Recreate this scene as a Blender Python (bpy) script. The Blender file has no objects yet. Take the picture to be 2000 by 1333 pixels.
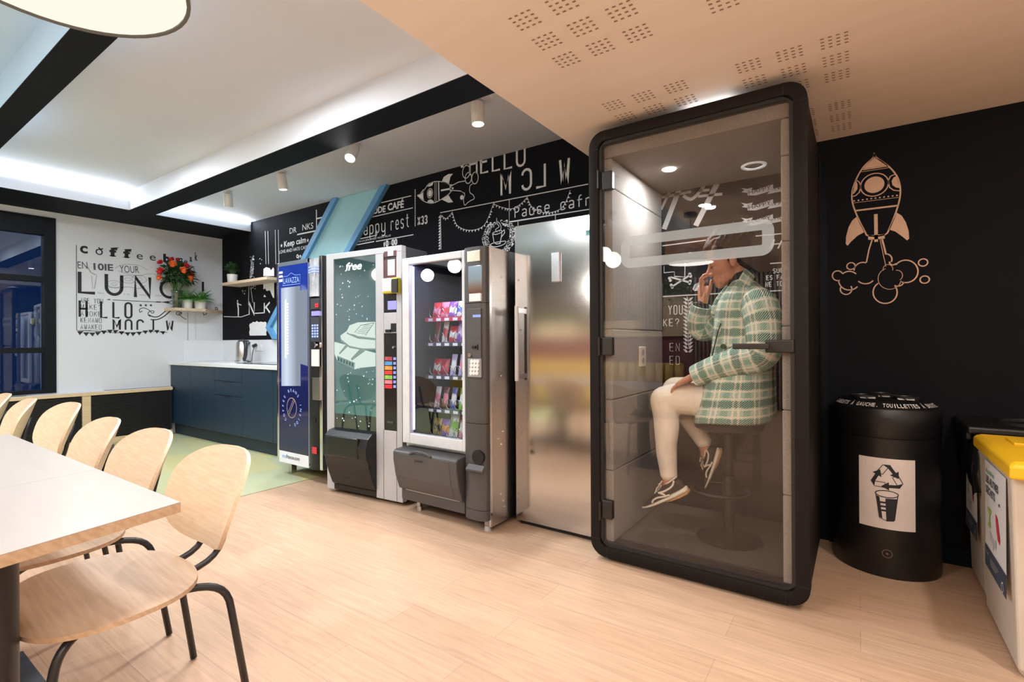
import bpy, bmesh, math, random
from mathutils import Vector, Matrix, Euler
random.seed(7)
S = bpy.context.scene
COL = S.collection
PI = math.pi
# ---------------------------------------------------------------- camera
FPX, CAMH = 976.0, 1.2
YAW, PITCH, ROLL = math.radians(34.75), math.radians(.1), math.radians(-.3)
FW = Vector((-math.sin(YAW)*math.cos(PITCH), math.cos(YAW)*math.cos(PITCH), math.sin(PITCH)))
_r = Vector((math.cos(YAW), math.sin(YAW), 0)); _u = _r.cross(FW)
RT = _r*math.cos(ROLL)+_u*math.sin(ROLL); UP = _u*math.cos(ROLL)-_r*math.sin(ROLL)
cam = bpy.data.cameras.new('camera'); cam.sensor_width = 36; cam.lens = FPX*36/2000; cam.clip_start = .02
camo = bpy.data.objects.new('camera', cam); COL.objects.link(camo); S.camera = camo
camo.matrix_world = Matrix(((RT.x, UP.x, -FW.x, 0), (RT.y, UP.y, -FW.y, 0), (RT.z, UP.z, -FW.z, CAMH), (0, 0, 0, 1)))
# ---------------------------------------------------------------- world, exposure
S.view_settings.view_transform = 'Standard'; S.view_settings.look = 'None'
S.view_settings.gamma = 1; S.view_settings.use_curve_mapping = False
S.view_settings.exposure = 0.0
S.cycles.use_denoising = True
S.cycles.max_bounces = 10; S.cycles.diffuse_bounces = 5; S.cycles.glossy_bounces = 5; S.cycles.transmission_bounces = 8; S.cycles.transparent_max_bounces = 12
S.cycles.sample_clamp_indirect = 6; S.cycles.caustics_reflective = False; S.cycles.caustics_refractive = False
w = bpy.data.worlds.new('night'); S.world = w; w.use_nodes = True
w.node_tree.nodes['Background'].inputs[0].default_value = (.02, .06, .16, 1)
w.node_tree.nodes['Background'].inputs[1].default_value = .45

def area(name, loc, size, power, color, rot=(0, 0, 0), sy=None, spread=None):
    l = bpy.data.lights.new(name, 'AREA'); l.energy = power; l.color = color
    l.shape = 'RECTANGLE' if sy else 'DISK'; l.size = size
    if sy: l.size_y = sy
    if spread: l.spread = spread
    o = bpy.data.objects.new(name, l); COL.objects.link(o); o.location = loc; o.rotation_euler = rot
    return o
WARM, NEUT, COOL = (1, .92, .85), (1, .98, .97), (.80, .89, 1)
# warm soffit and cool ceiling lights; first one mirrored, the rest added fill
DOWN = ((-1.10, .54), (.80, 1.9), (1.6, -.6), (.15, -1.9), (.25, -.6))
for i, (x, y) in enumerate(DOWN): area('soffit_light_and_fill', (x, y, 2.385), .10, 9 if i == 0 else 17, WARM)
for x, y in ((-3.0, 1.4), (-5.2, 1.4), (-3.2, -.9), (-5.4, -.9)):
    area('ceiling_fill', (x, y, 2.9), .5, 40, (.92, .96, 1))  # added fill for the left half, without a fitting
# ---------------------------------------------------------------- pixel of the 2000 x 1333 photograph -> point on a real plane
def W(u, v, x=None, y=None, z=None):
    d = FW+RT*((u-1000)/FPX)-UP*((v-666.5)/FPX)
    t = x/d.x if x is not None else y/d.y if y is not None else (z-CAMH)/d.z
    return Vector((0, 0, CAMH))+d*t
# ---------------------------------------------------------------- materials
def nt(m): return m.node_tree.nodes, m.node_tree.links
def _set(b, k, v):
    if k in b.inputs: b.inputs[k].default_value = v
MATS = {}
def mat(name, c, rough=.5, metal=0, spec=.5, var=.06, scale=12, bump=0, bscale=200, coat=0, em=0, ec=None, stretch=None):
    """principled material whose colour and roughness wander a little with a noise"""
    if name in MATS: return MATS[name]
    m = bpy.data.materials.new(name); m.use_nodes = True; n, l = nt(m); b = n['Principled BSDF']
    b.inputs['Metallic'].default_value = metal; _set(b, 'Specular IOR Level', spec); _set(b, 'Coat Weight', coat)
    tc = n.new('ShaderNodeTexCoord'); src = tc.outputs['Object']
    if stretch:
        mp = n.new('ShaderNodeMapping'); mp.inputs['Scale'].default_value = stretch; l.new(src, mp.inputs[0]); src = mp.outputs[0]
    t = n.new('ShaderNodeTexNoise'); t.inputs['Scale'].default_value = scale; t.inputs['Detail'].default_value = 4; l.new(src, t.inputs[0])
    r = n.new('ShaderNodeValToRGB'); r.color_ramp.elements[0].position = .3; r.color_ramp.elements[1].position = .7
    r.color_ramp.elements[0].color = tuple(max(0, k*(1-var)) for k in c)+(1,); r.color_ramp.elements[1].color = tuple(min(1, k*(1+var)) for k in c)+(1,)
    l.new(t.outputs[0], r.inputs[0]); l.new(r.outputs[0], b.inputs['Base Color'])
    mr = n.new('ShaderNodeMapRange'); mr.inputs[3].default_value = max(0, rough*.9); mr.inputs[4].default_value = min(1, rough*1.1)
    l.new(t.outputs[0], mr.inputs[0]); l.new(mr.outputs[0], b.inputs['Roughness'])
    if bump:
        t2 = n.new('ShaderNodeTexNoise'); t2.inputs['Scale'].default_value = bscale; l.new(src, t2.inputs[0])
        bp = n.new('ShaderNodeBump'); bp.inputs['Strength'].default_value = bump; bp.inputs['Distance'].default_value = .004
        l.new(t2.outputs[0], bp.inputs['Height']); l.new(bp.outputs[0], b.inputs['Normal'])
    if em:
        b.inputs['Emission Color'].default_value = tuple(ec or c)+(1,); b.inputs['Emission Strength'].default_value = em
    MATS[name] = m
    return m
def emis(name, c, s):
    if name in MATS: return MATS[name]
    m = bpy.data.materials.new(name); m.use_nodes = True; n, l = nt(m); n.remove(n['Principled BSDF'])
    e = n.new('ShaderNodeEmission'); e.inputs[0].default_value = tuple(c)+(1,); e.inputs[1].default_value = s
    l.new(e.outputs[0], n['Material Output'].inputs[0]); MATS[name] = m
    return m
def glass(name, tint=(1, 1, 1), refl=1.0, rough=0.0):
    """thin clear pane: mostly lets light through, mirrors at grazing angles (Fresnel)"""
    if name in MATS: return MATS[name]
    m = bpy.data.materials.new(name); m.use_nodes = True; n, l = nt(m); n.remove(n['Principled BSDF'])
    t = n.new('ShaderNodeBsdfTransparent'); t.inputs[0].default_value = tuple(tint)+(1,)
    g = n.new('ShaderNodeBsdfGlossy'); g.inputs['Roughness'].default_value = rough
    f = n.new('ShaderNodeFresnel'); ge = n.new('ShaderNodeNewGeometry'); io = n.new('ShaderNodeMath'); io.operation = 'MULTIPLY_ADD'
    io.inputs[1].default_value = 1/1.5-1.5; io.inputs[2].default_value = 1.5; l.new(ge.outputs['Backfacing'], io.inputs[0]); l.new(io.outputs[0], f.inputs[0])   # same mirror share seen from either side
    mu = n.new('ShaderNodeMath'); mu.operation = 'MULTIPLY'; mu.inputs[1].default_value = refl; mu.use_clamp = True
    mx = n.new('ShaderNodeMixShader'); l.new(f.outputs[0], mu.inputs[0]); l.new(mu.outputs[0], mx.inputs[0])
    l.new(t.outputs[0], mx.inputs[1]); l.new(g.outputs[0], mx.inputs[2]); l.new(mx.outputs[0], n['Material Output'].inputs[0])
    MATS[name] = m
    return m
def wood(name, c1, c2, axis=(1, 12, 12), scale=4, rough=.4):
    if name in MATS: return MATS[name]
    m = bpy.data.materials.new(name); m.use_nodes = True; n, l = nt(m); b = n['Principled BSDF']
    tc = n.new('ShaderNodeTexCoord'); mp = n.new('ShaderNodeMapping'); mp.inputs['Scale'].default_value = axis; l.new(tc.outputs['Object'], mp.inputs[0])
    t = n.new('ShaderNodeTexNoise'); t.inputs['Scale'].default_value = scale; t.inputs['Detail'].default_value = 8; t.inputs['Distortion'].default_value = .6
    l.new(mp.outputs[0], t.inputs[0])
    wv = n.new('ShaderNodeTexWave'); wv.inputs['Scale'].default_value = scale*.55; wv.inputs['Distortion'].default_value = 6; wv.inputs['Detail'].default_value = 3
    wv.bands_direction = 'DIAGONAL'; l.new(mp.outputs[0], wv.inputs[0])
    ad = n.new('ShaderNodeMath'); ad.operation = 'MULTIPLY_ADD'; ad.inputs[1].default_value = .16; l.new(wv.outputs[1], ad.inputs[0]); l.new(t.outputs[0], ad.inputs[2])
    r = n.new('ShaderNodeValToRGB'); r.color_ramp.elements[0].position = .32; r.color_ramp.elements[1].position = .80
    r.color_ramp.elements[0].color = tuple(c1)+(1,); r.color_ramp.elements[1].color = tuple(c2)+(1,)
    l.new(ad.outputs[0], r.inputs[0]); l.new(r.outputs[0], b.inputs['Base Color']); b.inputs['Roughness'].default_value = rough
    MATS[name] = m
    return m
# ---------------------------------------------------------------- mesh builder
class MB:
    def __init__(s): s.v = []; s.f = []; s.uv = {}
    def add(s, vs, fs, M=None):
        o = len(s.v)
        for p in vs:
            p = Vector(p); s.v.append(M @ p if M else p)
        for f in fs: s.f.append(tuple(i+o for i in f))
        return s
    def box(s, x0, y0, z0, x1, y1, z1, M=None):
        x0, x1 = sorted((x0, x1)); y0, y1 = sorted((y0, y1)); z0, z1 = sorted((z0, z1))
        return s.add([(x0, y0, z0), (x1, y0, z0), (x1, y1, z0), (x0, y1, z0), (x0, y0, z1), (x1, y0, z1), (x1, y1, z1), (x0, y1, z1)],
                     [(0, 3, 2, 1), (4, 5, 6, 7), (0, 1, 5, 4), (1, 2, 6, 5), (2, 3, 7, 6), (3, 0, 4, 7)], M)
    def quad(s, a, b, c, d): return s.add([a, b, c, d], [(0, 1, 2, 3)])
    def prism(s, pts, e, M=None):
        """3-D outline extruded by the vector e"""
        n = len(pts); e = Vector(e); vs = [Vector(p) for p in pts]+[Vector(p)+e for p in pts]
        return s.add(vs, [tuple(range(n))[::-1], tuple(range(n, 2*n))]+[(i, (i+1) % n, n+(i+1) % n, n+i) for i in range(n)], M)
    def rings(s, rs, cap=True, closed=True, M=None, uvs=None):
        n = len(rs[0]); o = len(s.v); vs = [p for r in rs for p in r]; fs = []
        for k in range(len(rs)-1):
            for i in range(n if closed else n-1):
                j = (i+1) % n; fs.append((k*n+i, k*n+j, (k+1)*n+j, (k+1)*n+i))
        if cap and closed: fs += [tuple(range(n))[::-1], tuple((len(rs)-1)*n+i for i in range(n))]
        return s.add(vs, fs, M)
    def tube(s, pts, r, n=10, closed=False):
        pts = [Vector(p) for p in pts]; m = len(pts); rs = []; prev = None
        for i, p in enumerate(pts):
            a = pts[(i-1) % m] if (closed or i) else p; b = pts[(i+1) % m] if (closed or i < m-1) else p
            t = (b-a).normalized()
            if prev is None: q = t.cross(Vector((0, 0, 1)) if abs(t.z) < .9 else Vector((1, 0, 0))).normalized()
            else: q = (prev-t*prev.dot(t)).normalized()
            prev = q; h = t.cross(q); rr = r[i] if isinstance(r, (list, tuple)) else r
            rs.append([p+(q*math.cos(2*PI*k/n)+h*math.sin(2*PI*k/n))*rr for k in range(n)])
        if closed:
            rs.append(rs[0]); return s.rings(rs, cap=False)
        return s.rings(rs)
    def lathe(s, prof, c=(0, 0, 0), n=28, M=None, a0=0, a1=2*PI):
        c = Vector(c); full = abs(a1-a0-2*PI) < 1e-6; k = n if full else n+1
        rs = [[c+Vector((r*math.cos(a0+(a1-a0)*i/n), r*math.sin(a0+(a1-a0)*i/n), z)) for i in range(k)] for r, z in prof]
        return s.rings(rs, cap=full and prof[0][0] < .005, closed=full, M=M)
    def cyl(s, a, b, r, n=16, r2=None): return s.tube([a, b], [r, r if r2 is None else r2], n)
    def sphere(s, c, r, n=14, m=9, sc=(1, 1, 1)):
        c = Vector(c); rs = []
        for j in range(m+1):
            t = -PI/2+PI*j/m; t = max(-PI/2+.02, min(PI/2-.02, t))
            rs.append([c+Vector((math.cos(t)*math.cos(2*PI*i/n)*r*sc[0], math.cos(t)*math.sin(2*PI*i/n)*r*sc[1], math.sin(t)*r*sc[2])) for i in range(n)])
        return s.rings(rs)
    def build(s, name, m, parent=None, smooth=False, bevel=0, seg=2, sub=0, solid=0, loc=None):
        me = bpy.data.meshes.new(name); me.from_pydata([tuple(p) for p in s.v], [], s.f)
        bm = bmesh.new(); bm.from_mesh(me); bmesh.ops.recalc_face_normals(bm, faces=bm.faces); bm.to_mesh(me); bm.free()
        me.materials.append(m)
        if smooth: me.polygons.foreach_set('use_smooth', [True]*len(me.polygons))
        o = bpy.data.objects.new(name, me); COL.objects.link(o)
        if solid:
            d = o.modifiers.new('s', 'SOLIDIFY'); d.thickness = solid; d.offset = 0
        if sub:
            d = o.modifiers.new('sub', 'SUBSURF'); d.levels = sub; d.render_levels = sub
        if bevel:
            d = o.modifiers.new('b', 'BEVEL'); d.width = bevel; d.segments = seg; d.limit_method = 'ANGLE'; d.angle_limit = .7
        if smooth == 2:
            d = o.modifiers.new('e', 'EDGE_SPLIT'); d.split_angle = .7
        if parent:
            o.parent = parent
            if parent.type == 'EMPTY' or True: o.matrix_parent_inverse = world_of(parent).inverted()
        if loc: o.location = loc
        return o
def world_of(o):
    m = Matrix.Translation(o.location) @ o.rotation_euler.to_matrix().to_4x4()
    return (world_of(o.parent) @ o.matrix_parent_inverse @ m) if o.parent else m
def tag(o, label=None, cat=None, group=None, kind=None):
    for k, v in (('label', label), ('category', cat), ('group', group), ('kind', kind)):
        if v: o[k] = v
    return o
def thing(name, loc, label, cat, group=None, rz=0):
    o = bpy.data.objects.new(name, None); COL.objects.link(o); o.location = loc; o.rotation_euler = (0, 0, rz); o.empty_display_size = .1
    return tag(o, label, cat, group)
def struct(o): o['kind'] = 'structure'; return o
def kids(o): return [c for c in COL.objects if c.parent == o]
def copy_tree(o, parent=None):
    c = o.copy(); COL.objects.link(c)
    if parent: c.parent = parent
    for ch in kids(o): copy_tree(ch, c)
    return c
def rrect(w, h, r, n=6):
    """rounded rectangle outline centred on 0,0"""
    out = []
    for cx, cy, a in ((w/2-r, h/2-r, 0), (-w/2+r, h/2-r, PI/2), (-w/2+r, -h/2+r, PI), (w/2-r, -h/2+r, 1.5*PI)):
        for i in range(n+1):
            t = a+PI/2*i/n; out.append((cx+r*math.cos(t), cy+r*math.sin(t)))
    return out
def bez(p0, p1, p2, p3, n=10):
    p0, p1, p2, p3 = map(Vector, (p0, p1, p2, p3)); o = []
    for i in range(n+1):
        t = i/n; s = 1-t; o.append(p0*s**3+p1*3*s*s*t+p2*3*s*t*t+p3*t**3)
    return o
def smooth_path(pts, k=6, closed=False):
    """Catmull-Rom through the points"""
    P = [Vector(p) for p in pts]; n = len(P); out = []
    for i in range(n if closed else n-1):
        a, b, c, d = (P[(i-1) % n] if closed or i else P[0]), P[i], P[(i+1) % n], (P[(i+2) % n] if closed or i < n-2 else P[-1])
        for j in range(k):
            t = j/k
            out.append(.5*((2*b)+(c-a)*t+(2*a-5*b+4*c-d)*t*t+(3*b-a-3*c+d)*t**3))
    if not closed: out.append(P[-1])
    return out
# ---------------------------------------------------------------- flat marks: drawn in a plane's own (s, t) coordinates, a hair proud of the surface
class Flat:
    """o + s*a + t*b ; n = outward"""
    def __init__(f, o, a, b, lift=.0015):
        f.o = Vector(o); f.a = Vector(a).normalized(); f.b = Vector(b).normalized(); f.n = f.a.cross(f.b); f.mb = MB(); f.lift = lift
    def P(f, s, t): return f.o+f.a*s+f.b*t+f.n*f.lift
    def poly(f, pts): f.mb.add([f.P(*p) for p in pts], [tuple(range(len(pts)))]); return f
    def line(f, pts, wd, closed=False):
        pts = [Vector(p).to_2d() for p in pts]; n = len(pts); L = []; R = []
        for i, p in enumerate(pts):
            a = pts[(i-1) % n] if closed or i else p; b = pts[(i+1) % n] if closed or i < n-1 else p
            d = b-a
            if d.length < 1e-9: d = Vector((1, 0))
            d.normalize(); q = Vector((-d.y, d.x))*wd/2
            k = 1
            if (closed or 0 < i < n-1):
                d1 = (p-a); d2 = (b-p)
                if d1.length > 1e-9 and d2.length > 1e-9: k = min(1.8, 1/max(.3, abs(d1.normalized().dot(d))))
            L.append(p+q*k); R.append(p-q*k)
        o = len(f.mb.v)
        for p in L+R: f.mb.v.append(f.P(p.x, p.y))
        for i in range(n if closed else n-1):
            j = (i+1) % n; f.mb.f.append((o+i, o+j, o+n+j, o+n+i))
        return f
    def disc(f, c, r, n=20, ry=None):
        return f.poly([(c[0]+r*math.cos(2*PI*i/n), c[1]+(ry or r)*math.sin(2*PI*i/n)) for i in range(n)])
    def ring(f, c, r, wd, n=28, ry=None, a0=0, a1=2*PI):
        full = abs(a1-a0-2*PI) < 1e-6
        return f.line([(c[0]+r*math.cos(a0+(a1-a0)*i/n), c[1]+(ry or r)*math.sin(a0+(a1-a0)*i/n)) for i in range(n if full else n+1)], wd, full)
    def text(f, body, s, t, h, wid=None, bold=0, slant=0, mirror=False, rot=0, space=1, center=False):
        """built-in letters, capital height h, stretched to the width wid, lower left corner at (s, t)"""
        V, F, bw = glyphs(body, bold, slant, space)
        k = h/.70; kx = (wid/bw) if wid else k
        o = len(f.mb.v); cr, sr = math.cos(rot), math.sin(rot)
        for x, y in V:
            x = x*kx; y = y*k
            if mirror: x = bw*kx-x
            if center: x -= bw*kx/2
            f.mb.v.append(f.P(s+x*cr-y*sr, t+x*sr+y*cr))
        for q in F: f.mb.f.append(tuple(i+o for i in q))
        return f
    def build(f, name, m, parent, label=None):
        o = f.mb.build(name, m, parent)
        if label: o['label'] = label
        return o
_G = {}
def glyphs(body, bold=0, slant=0, space=1):
    key = (body, bold, slant, space)
    if key in _G: return _G[key]
    cu = bpy.data.curves.new('t', 'FONT'); cu.body = body; cu.size = 1; cu.offset = bold; cu.shear = slant; cu.space_character = space; cu.resolution_u = 3
    ob = bpy.data.objects.new('t', cu); COL.objects.link(ob)
    dg = bpy.context.evaluated_depsgraph_get(); me = bpy.data.meshes.new_from_object(ob.evaluated_get(dg))
    V = [(p.co.x, p.co.y) for p in me.vertices]; F = [tuple(p.vertices) for p in me.polygons]
    bpy.data.objects.remove(ob); bpy.data.curves.remove(cu); bpy.data.meshes.remove(me)
    x0 = min(p[0] for p in V); x1 = max(p[0] for p in V); V = [(x-x0, y) for x, y in V]
    _G[key] = (V, F, x1-x0)
    return _G[key]
# narrow round-cornered stroke letters (unit: width w, height 1), as painted on the walls
def _arc(cx, cy, rx, ry, a0, a1, n=6): return [(cx+rx*math.cos(math.radians(a0+(a1-a0)*i/n)), cy+ry*math.sin(math.radians(a0+(a1-a0)*i/n))) for i in range(n+1)]
def stroke_letter(ch, w):
    h = w/2; r = h
    up = _arc(h, 1-r, h, r, 180, 0); lo = _arc(h, r, h, r, 180, 360)
    D = {'H': [[(0, 0), (0, 1)], [(w, 0), (w, 1)], [(0, .5), (w, .5)]], 'E': [[(w, 1), (0, 1), (0, 0), (w, 0)], [(0, .5), (w*.85, .5)]],
         'L': [[(0, 1), (0, 0), (w, 0)]], 'O': [up+[(w, r)]+lo[::-1]+[(0, 1-r)]], 'U': [[(0, 1)]+lo+[(w, 1)]], 'A': [[(0, 0), (h, 1), (w, 0)], [(w*.2, .35), (w*.8, .35)]],
         'M': [[(0, 0), (0, 1), (h, .3), (w, 1), (w, 0)]], 'W': [[(0, 1), (w*.22, 0), (h, .8), (w*.78, 0), (w, 1)]], 'C': [_arc(h, 1-r, h, r, 0, 180)+[(0, r)]+_arc(h, r, h, r, 180, 360)],
         'D': [[(0, 0), (0, 1), (h, 1)]+_arc(h, 1-r, h, r, 90, 0)+_arc(h, r, h, r, 0, -90)+[(0, 0)]], 'R': [[(0, 0), (0, 1), (h, 1)]+_arc(h, .76, h, .24, 90, -90)+[(0, .52)], [(h, .52), (w, 0)]],
         'N': [[(0, 0), (0, 1), (w, 0), (w, 1)]], 'K': [[(0, 0), (0, 1)], [(w, 1), (0, .42), ], [(w*.3, .58), (w, 0)]], 'S': [_arc(h, .75, h, .25, 20, 180, 6)+_arc(h, .75, h, .25, 190, 270, 3)+_arc(h, .25, h, .25, 80, -160, 8)],
         'T': [[(0, 1), (w, 1)], [(h, 1), (h, 0)]], 'Y': [[(0, 1), (h, .5), (w, 1)], [(h, .5), (h, 0)]], 'I': [[(h, 1), (h, 0)]], 'J': [[(w, 1)]+[(w, r)]+_arc(h, r, h, r, 0, -180)],
         'B': [[(0, 0), (0, 1), (h, 1)]+_arc(h, .76, h*.9, .24, 90, -90)+[(0, .52), (h, .52)]+_arc(h, .26, h, .26, 90, -90)+[(0, 0)]], 'F': [[(w, 1), (0, 1), (0, 0)], [(0, .5), (w*.8, .5)]],
         'P': [[(0, 0), (0, 1), (h, 1)]+_arc(h, .74, h, .26, 90, -90)+[(0, .48)]], 'X': [[(0, 0), (w, 1)], [(0, 1), (w, 0)]], '?': [_arc(h, .76, h, .24, 180, -60)+[(h, .4), (h, .22)], [(h, .06), (h, 0)]],
         '3': [_arc(h, .76, h, .24, 160, -80)+_arc(h, .26, h, .26, 80, -160)], '1': [[(w*.2, .8), (h, 1), (h, 0)]], '0': [up+[(w, r)]+lo[::-1]+[(0, 1-r)]], ':': [[(h, .3), (h, .38)], [(h, .62), (h, .7)]],
         'V': [[(0, 1), (h, 0), (w, 1)]], 'G': [_arc(h, 1-r, h, r, 0, 180)+[(0, r)]+_arc(h, r, h, r, 180, 360)+[(w, .45), (h, .45)]], 'Z': [[(0, 1), (w, 1), (0, 0), (w, 0)]],
         'a': [[(w, 0), (w, .5)]+_arc(h, .52, h, .14, 0, 160), [(w, .3)]+_arc(h, .16, h, .16, 80, 280)+[(w, .08)]], 'p': [[(0, -.3), (0, .66)], [(0, .5)]+_arc(h, .48, h, .18, 160, 0)+_arc(h, .18, h, .18, 0, -160)],
         'y': [[(0, .66), (0, .2)]+_arc(h, .18, h, .18, 180, 340), [(w, .66), (w, -.15)]+_arc(h, -.15, h, .15, 0, -150)], 'r': [[(0, 0), (0, .66)], [(0, .45)]+_arc(h, .5, h, .16, 160, 30)],
         'e': [[(0, .34), (w, .34), (w, .48)]+_arc(h, .48, h, .18, 0, 180)+_arc(h, .18, h, .18, 180, 330)], 's': [_arc(h, .5, h, .16, 20, 180, 5)+_arc(h, .5, h, .16, 200, 270, 3)+_arc(h, .17, h, .17, 80, -160, 7)],
         't': [[(h, .95), (h, .12), (w, 0)], [(0, .66), (w, .66)]], 'u': [[(0, .66), (0, .18)]+_arc(h, .18, h, .18, 180, 360), [(w, .66), (w, 0)]], 'c': [_arc(h, .48, h, .18, 20, 180)+_arc(h, .18, h, .18, 180, 340)],
         'f': [[(h*.7, 0), (h*.7, .8)]+_arc(w, .8, w-h*.7, .2, 180, 100, 4), [(0, .62), (w, .62)]], 'n': [[(0, 0), (0, .66)], [(0, .45)]+_arc(h, .48, h, .18, 160, 0)+[(w, 0)]], 'h': [[(0, 0), (0, 1)], [(0, .45)]+_arc(h, .48, h, .18, 160, 0)+[(w, 0)]]}
    return D.get(ch, [])
def strokes(f, body, s0, s1, t0, h, lw, wk=.72, flip=False, turn=False, t1=None):
    """spread the letters of body evenly from s0 to s1 on the line t0 (to t1 at the far end)"""
    n = len(body); cell = (s1-s0)/n; w = abs(cell)*wk; t1 = t0 if t1 is None else t1
    for i, ch in enumerate(body):
        sx = s0+cell*(i+.5); tt = t0+(t1-t0)*(i+.5)/n
        for st in stroke_letter(ch, w/h):
            pts = []
            for x, y in st:
                x = x*h-w/2; y = y*h
                if flip: x = -x
                if turn: x, y = -x, h-y
                pts.append((sx+x, tt+y))
            f.line(pts, lw)
def bunting(f, pts, size, lw, every=None):
    P = smooth_path([(a, b, 0) for a, b in pts], 10); f.line([(p.x, p.y) for p in P], lw)
    L = 0; nxt = size*.6
    for i in range(len(P)-1):
        d = P[i+1]-P[i]; L += d.length
        if L >= nxt:
            t = d.normalized(); nrm = Vector((t.y, -t.x, 0));
            if nrm.y > .05 or (abs(nrm.y) <= .05 and nrm.x > 0): nrm = -nrm
            p = P[i+1]; f.poly([tuple((p-t*size*.45).xy), tuple((p+t*size*.45).xy), tuple((p+nrm*size).xy)]); nxt = L+(every or size*1.05)
# ================================================================ THE SETTING
AX, BY = -7.53, 3.54            # planes of the far (left) wall and of the back wall
BACKY, RX = -4.6, 3.2
m_white = mat('white_paint', (.67, .70, .75), .6, var=.02, scale=3)
m_ceil = mat('ceiling_paint', (.69, .715, .78), .7, var=.015, scale=2)
m_black = mat('black_paint', (.0085, .0090, .0115), .8, var=.08, scale=4, spec=.10)
m_beam = mat('beam_black', (.008, .010, .0145), .7, var=.05, scale=3, spec=.12)
m_soffit = wood('soffit_birch', (.86, .735, .62), (.89, .775, .67), axis=(1.2, 6, 6), scale=1.2, rough=.5)
m_coffer = mat('coffer_blue', (.48, .66, .86), .6, var=.03, scale=2)
m_chalk = mat('chalk_white', (.80, .82, .84), .7, var=.04, scale=30)
m_ink = mat('wall_ink', (.012, .013, .017), .6, var=.1, scale=30)
m_fade = mat('faded_ink', (.36, .37, .38), .7, var=.1, scale=30)
m_blackmetal = mat('black_metal', (.018, .018, .02), .38, var=.1, scale=20, spec=.5)
m_frameblk = mat('window_frame_black', (.007, .009, .013), .5, var=.1, scale=8, spec=.15)
m_edge = wood('oak_edge', (.62, .46, .28), (.72, .56, .36), axis=(8, 1, 8), scale=5, rough=.45)
# floor boards
m = bpy.data.materials.new('oak_boards'); m.use_nodes = True; n, l = nt(m); b = n['Principled BSDF']
tc = n.new('ShaderNodeTexCoord'); br = n.new('ShaderNodeTexBrick')
br.offset = .37; br.offset_frequency = 2; br.inputs['Scale'].default_value = 1; br.inputs['Mortar Size'].default_value = .0012; br.inputs['Mortar Smooth'].default_value = .2
br.inputs['Brick Width'].default_value = 1.22; br.inputs['Row Height'].default_value = .18; br.inputs['Bias'].default_value = 0
br.inputs['Color1'].default_value = (.565, .375, .25, 1); br.inputs['Color2'].default_value = (.62, .43, .295, 1); br.inputs['Mortar'].default_value = (.42, .29, .21, 1)
l.new(tc.outputs['Object'], br.inputs[0])
mp = n.new('ShaderNodeMapping'); mp.inputs['Scale'].default_value = (1.6, 26, 1); l.new(tc.outputs['Object'], mp.inputs[0])
t = n.new('ShaderNodeTexNoise'); t.inputs['Scale'].default_value = 2.2; t.inputs['Detail'].default_value = 9; t.inputs['Distortion'].default_value = .8; l.new(mp.outputs[0], t.inputs[0])
r = n.new('ShaderNodeValToRGB'); r.color_ramp.elements[0].position = .28; r.color_ramp.elements[1].position = .72
r.color_ramp.elements[0].color = (.70, .66, .64, 1); r.color_ramp.elements[1].color = (1.12, 1.1, 1.08, 1); l.new(t.outputs[0], r.inputs[0])
mx = n.new('ShaderNodeMix'); mx.data_type = 'RGBA'; mx.blend_type = 'MULTIPLY'; mx.inputs[0].default_value = .6
l.new(br.outputs[0], mx.inputs[6]); l.new(r.outputs[0], mx.inputs[7]); l.new(mx.outputs[2], b.inputs['Base Color']); b.inputs['Roughness'].default_value = .42; _set(b, 'Specular IOR Level', .35)
bp = n.new('ShaderNodeBump'); bp.inputs['Strength'].default_value = .12; bp.inputs['Distance'].default_value = .002; l.new(t.outputs[0], bp.inputs['Height']); l.new(bp.outputs[0], b.inputs['Normal'])
m_floor = m
struct(MB().box(AX-.1, BACKY, -.12, RX, BY+.1, 0).build('floor', m_floor))
# woven carpet tiles, grey green to yellow green
m = bpy.data.materials.new('carpet_tiles'); m.use_nodes = True; n, l = nt(m); b = n['Principled BSDF']; tc = n.new('ShaderNodeTexCoord')
mp = n.new('ShaderNodeMapping'); mp.inputs['Rotation'].default_value = (0, 0, math.radians(14)); l.new(tc.outputs['Object'], mp.inputs[0])
br = n.new('ShaderNodeTexBrick'); br.inputs['Brick Width'].default_value = .8; br.inputs['Row Height'].default_value = .5; br.inputs['Mortar Size'].default_value = 0; br.inputs['Scale'].default_value = 1; br.offset = .3
br.inputs['Color1'].default_value = (.36, .41, .30, 1); br.inputs['Color2'].default_value = (.50, .46, .20, 1); l.new(mp.outputs[0], br.inputs[0])
wv = n.new('ShaderNodeTexWave'); wv.inputs['Scale'].default_value = 14; wv.inputs['Distortion'].default_value = 1.5; l.new(tc.outputs['Object'], wv.inputs[0])
t = n.new('ShaderNodeTexNoise'); t.inputs['Scale'].default_value = 90; l.new(tc.outputs['Object'], t.inputs[0])
ad = n.new('ShaderNodeMath'); ad.operation = 'ADD'; l.new(wv.outputs[1], ad.inputs[0]); l.new(t.outputs[0], ad.inputs[1])
r = n.new('ShaderNodeValToRGB'); r.color_ramp.elements[0].color = (.72, .74, .76, 1); r.color_ramp.elements[1].color = (1.15, 1.15, 1.1, 1); r.color_ramp.elements[1].position = 1; l.new(ad.outputs[0], r.inputs[0])
mx = n.new('ShaderNodeMix'); mx.data_type = 'RGBA'; mx.blend_type = 'MULTIPLY'; mx.inputs[0].default_value = .7
l.new(br.outputs[0], mx.inputs[6]); l.new(r.outputs[0], mx.inputs[7]); l.new(mx.outputs[2], b.inputs['Base Color']); b.inputs['Roughness'].default_value = .95
bp = n.new('ShaderNodeBump'); bp.inputs['Strength'].default_value = .5; bp.inputs['Distance'].default_value = .003; l.new(ad.outputs[0], bp.inputs['Height']); l.new(bp.outputs[0], b.inputs['Normal'])
struct(MB().box(AX, BACKY, 0, -3.97, BY, .005).build('floor_carpet', m))
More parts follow.
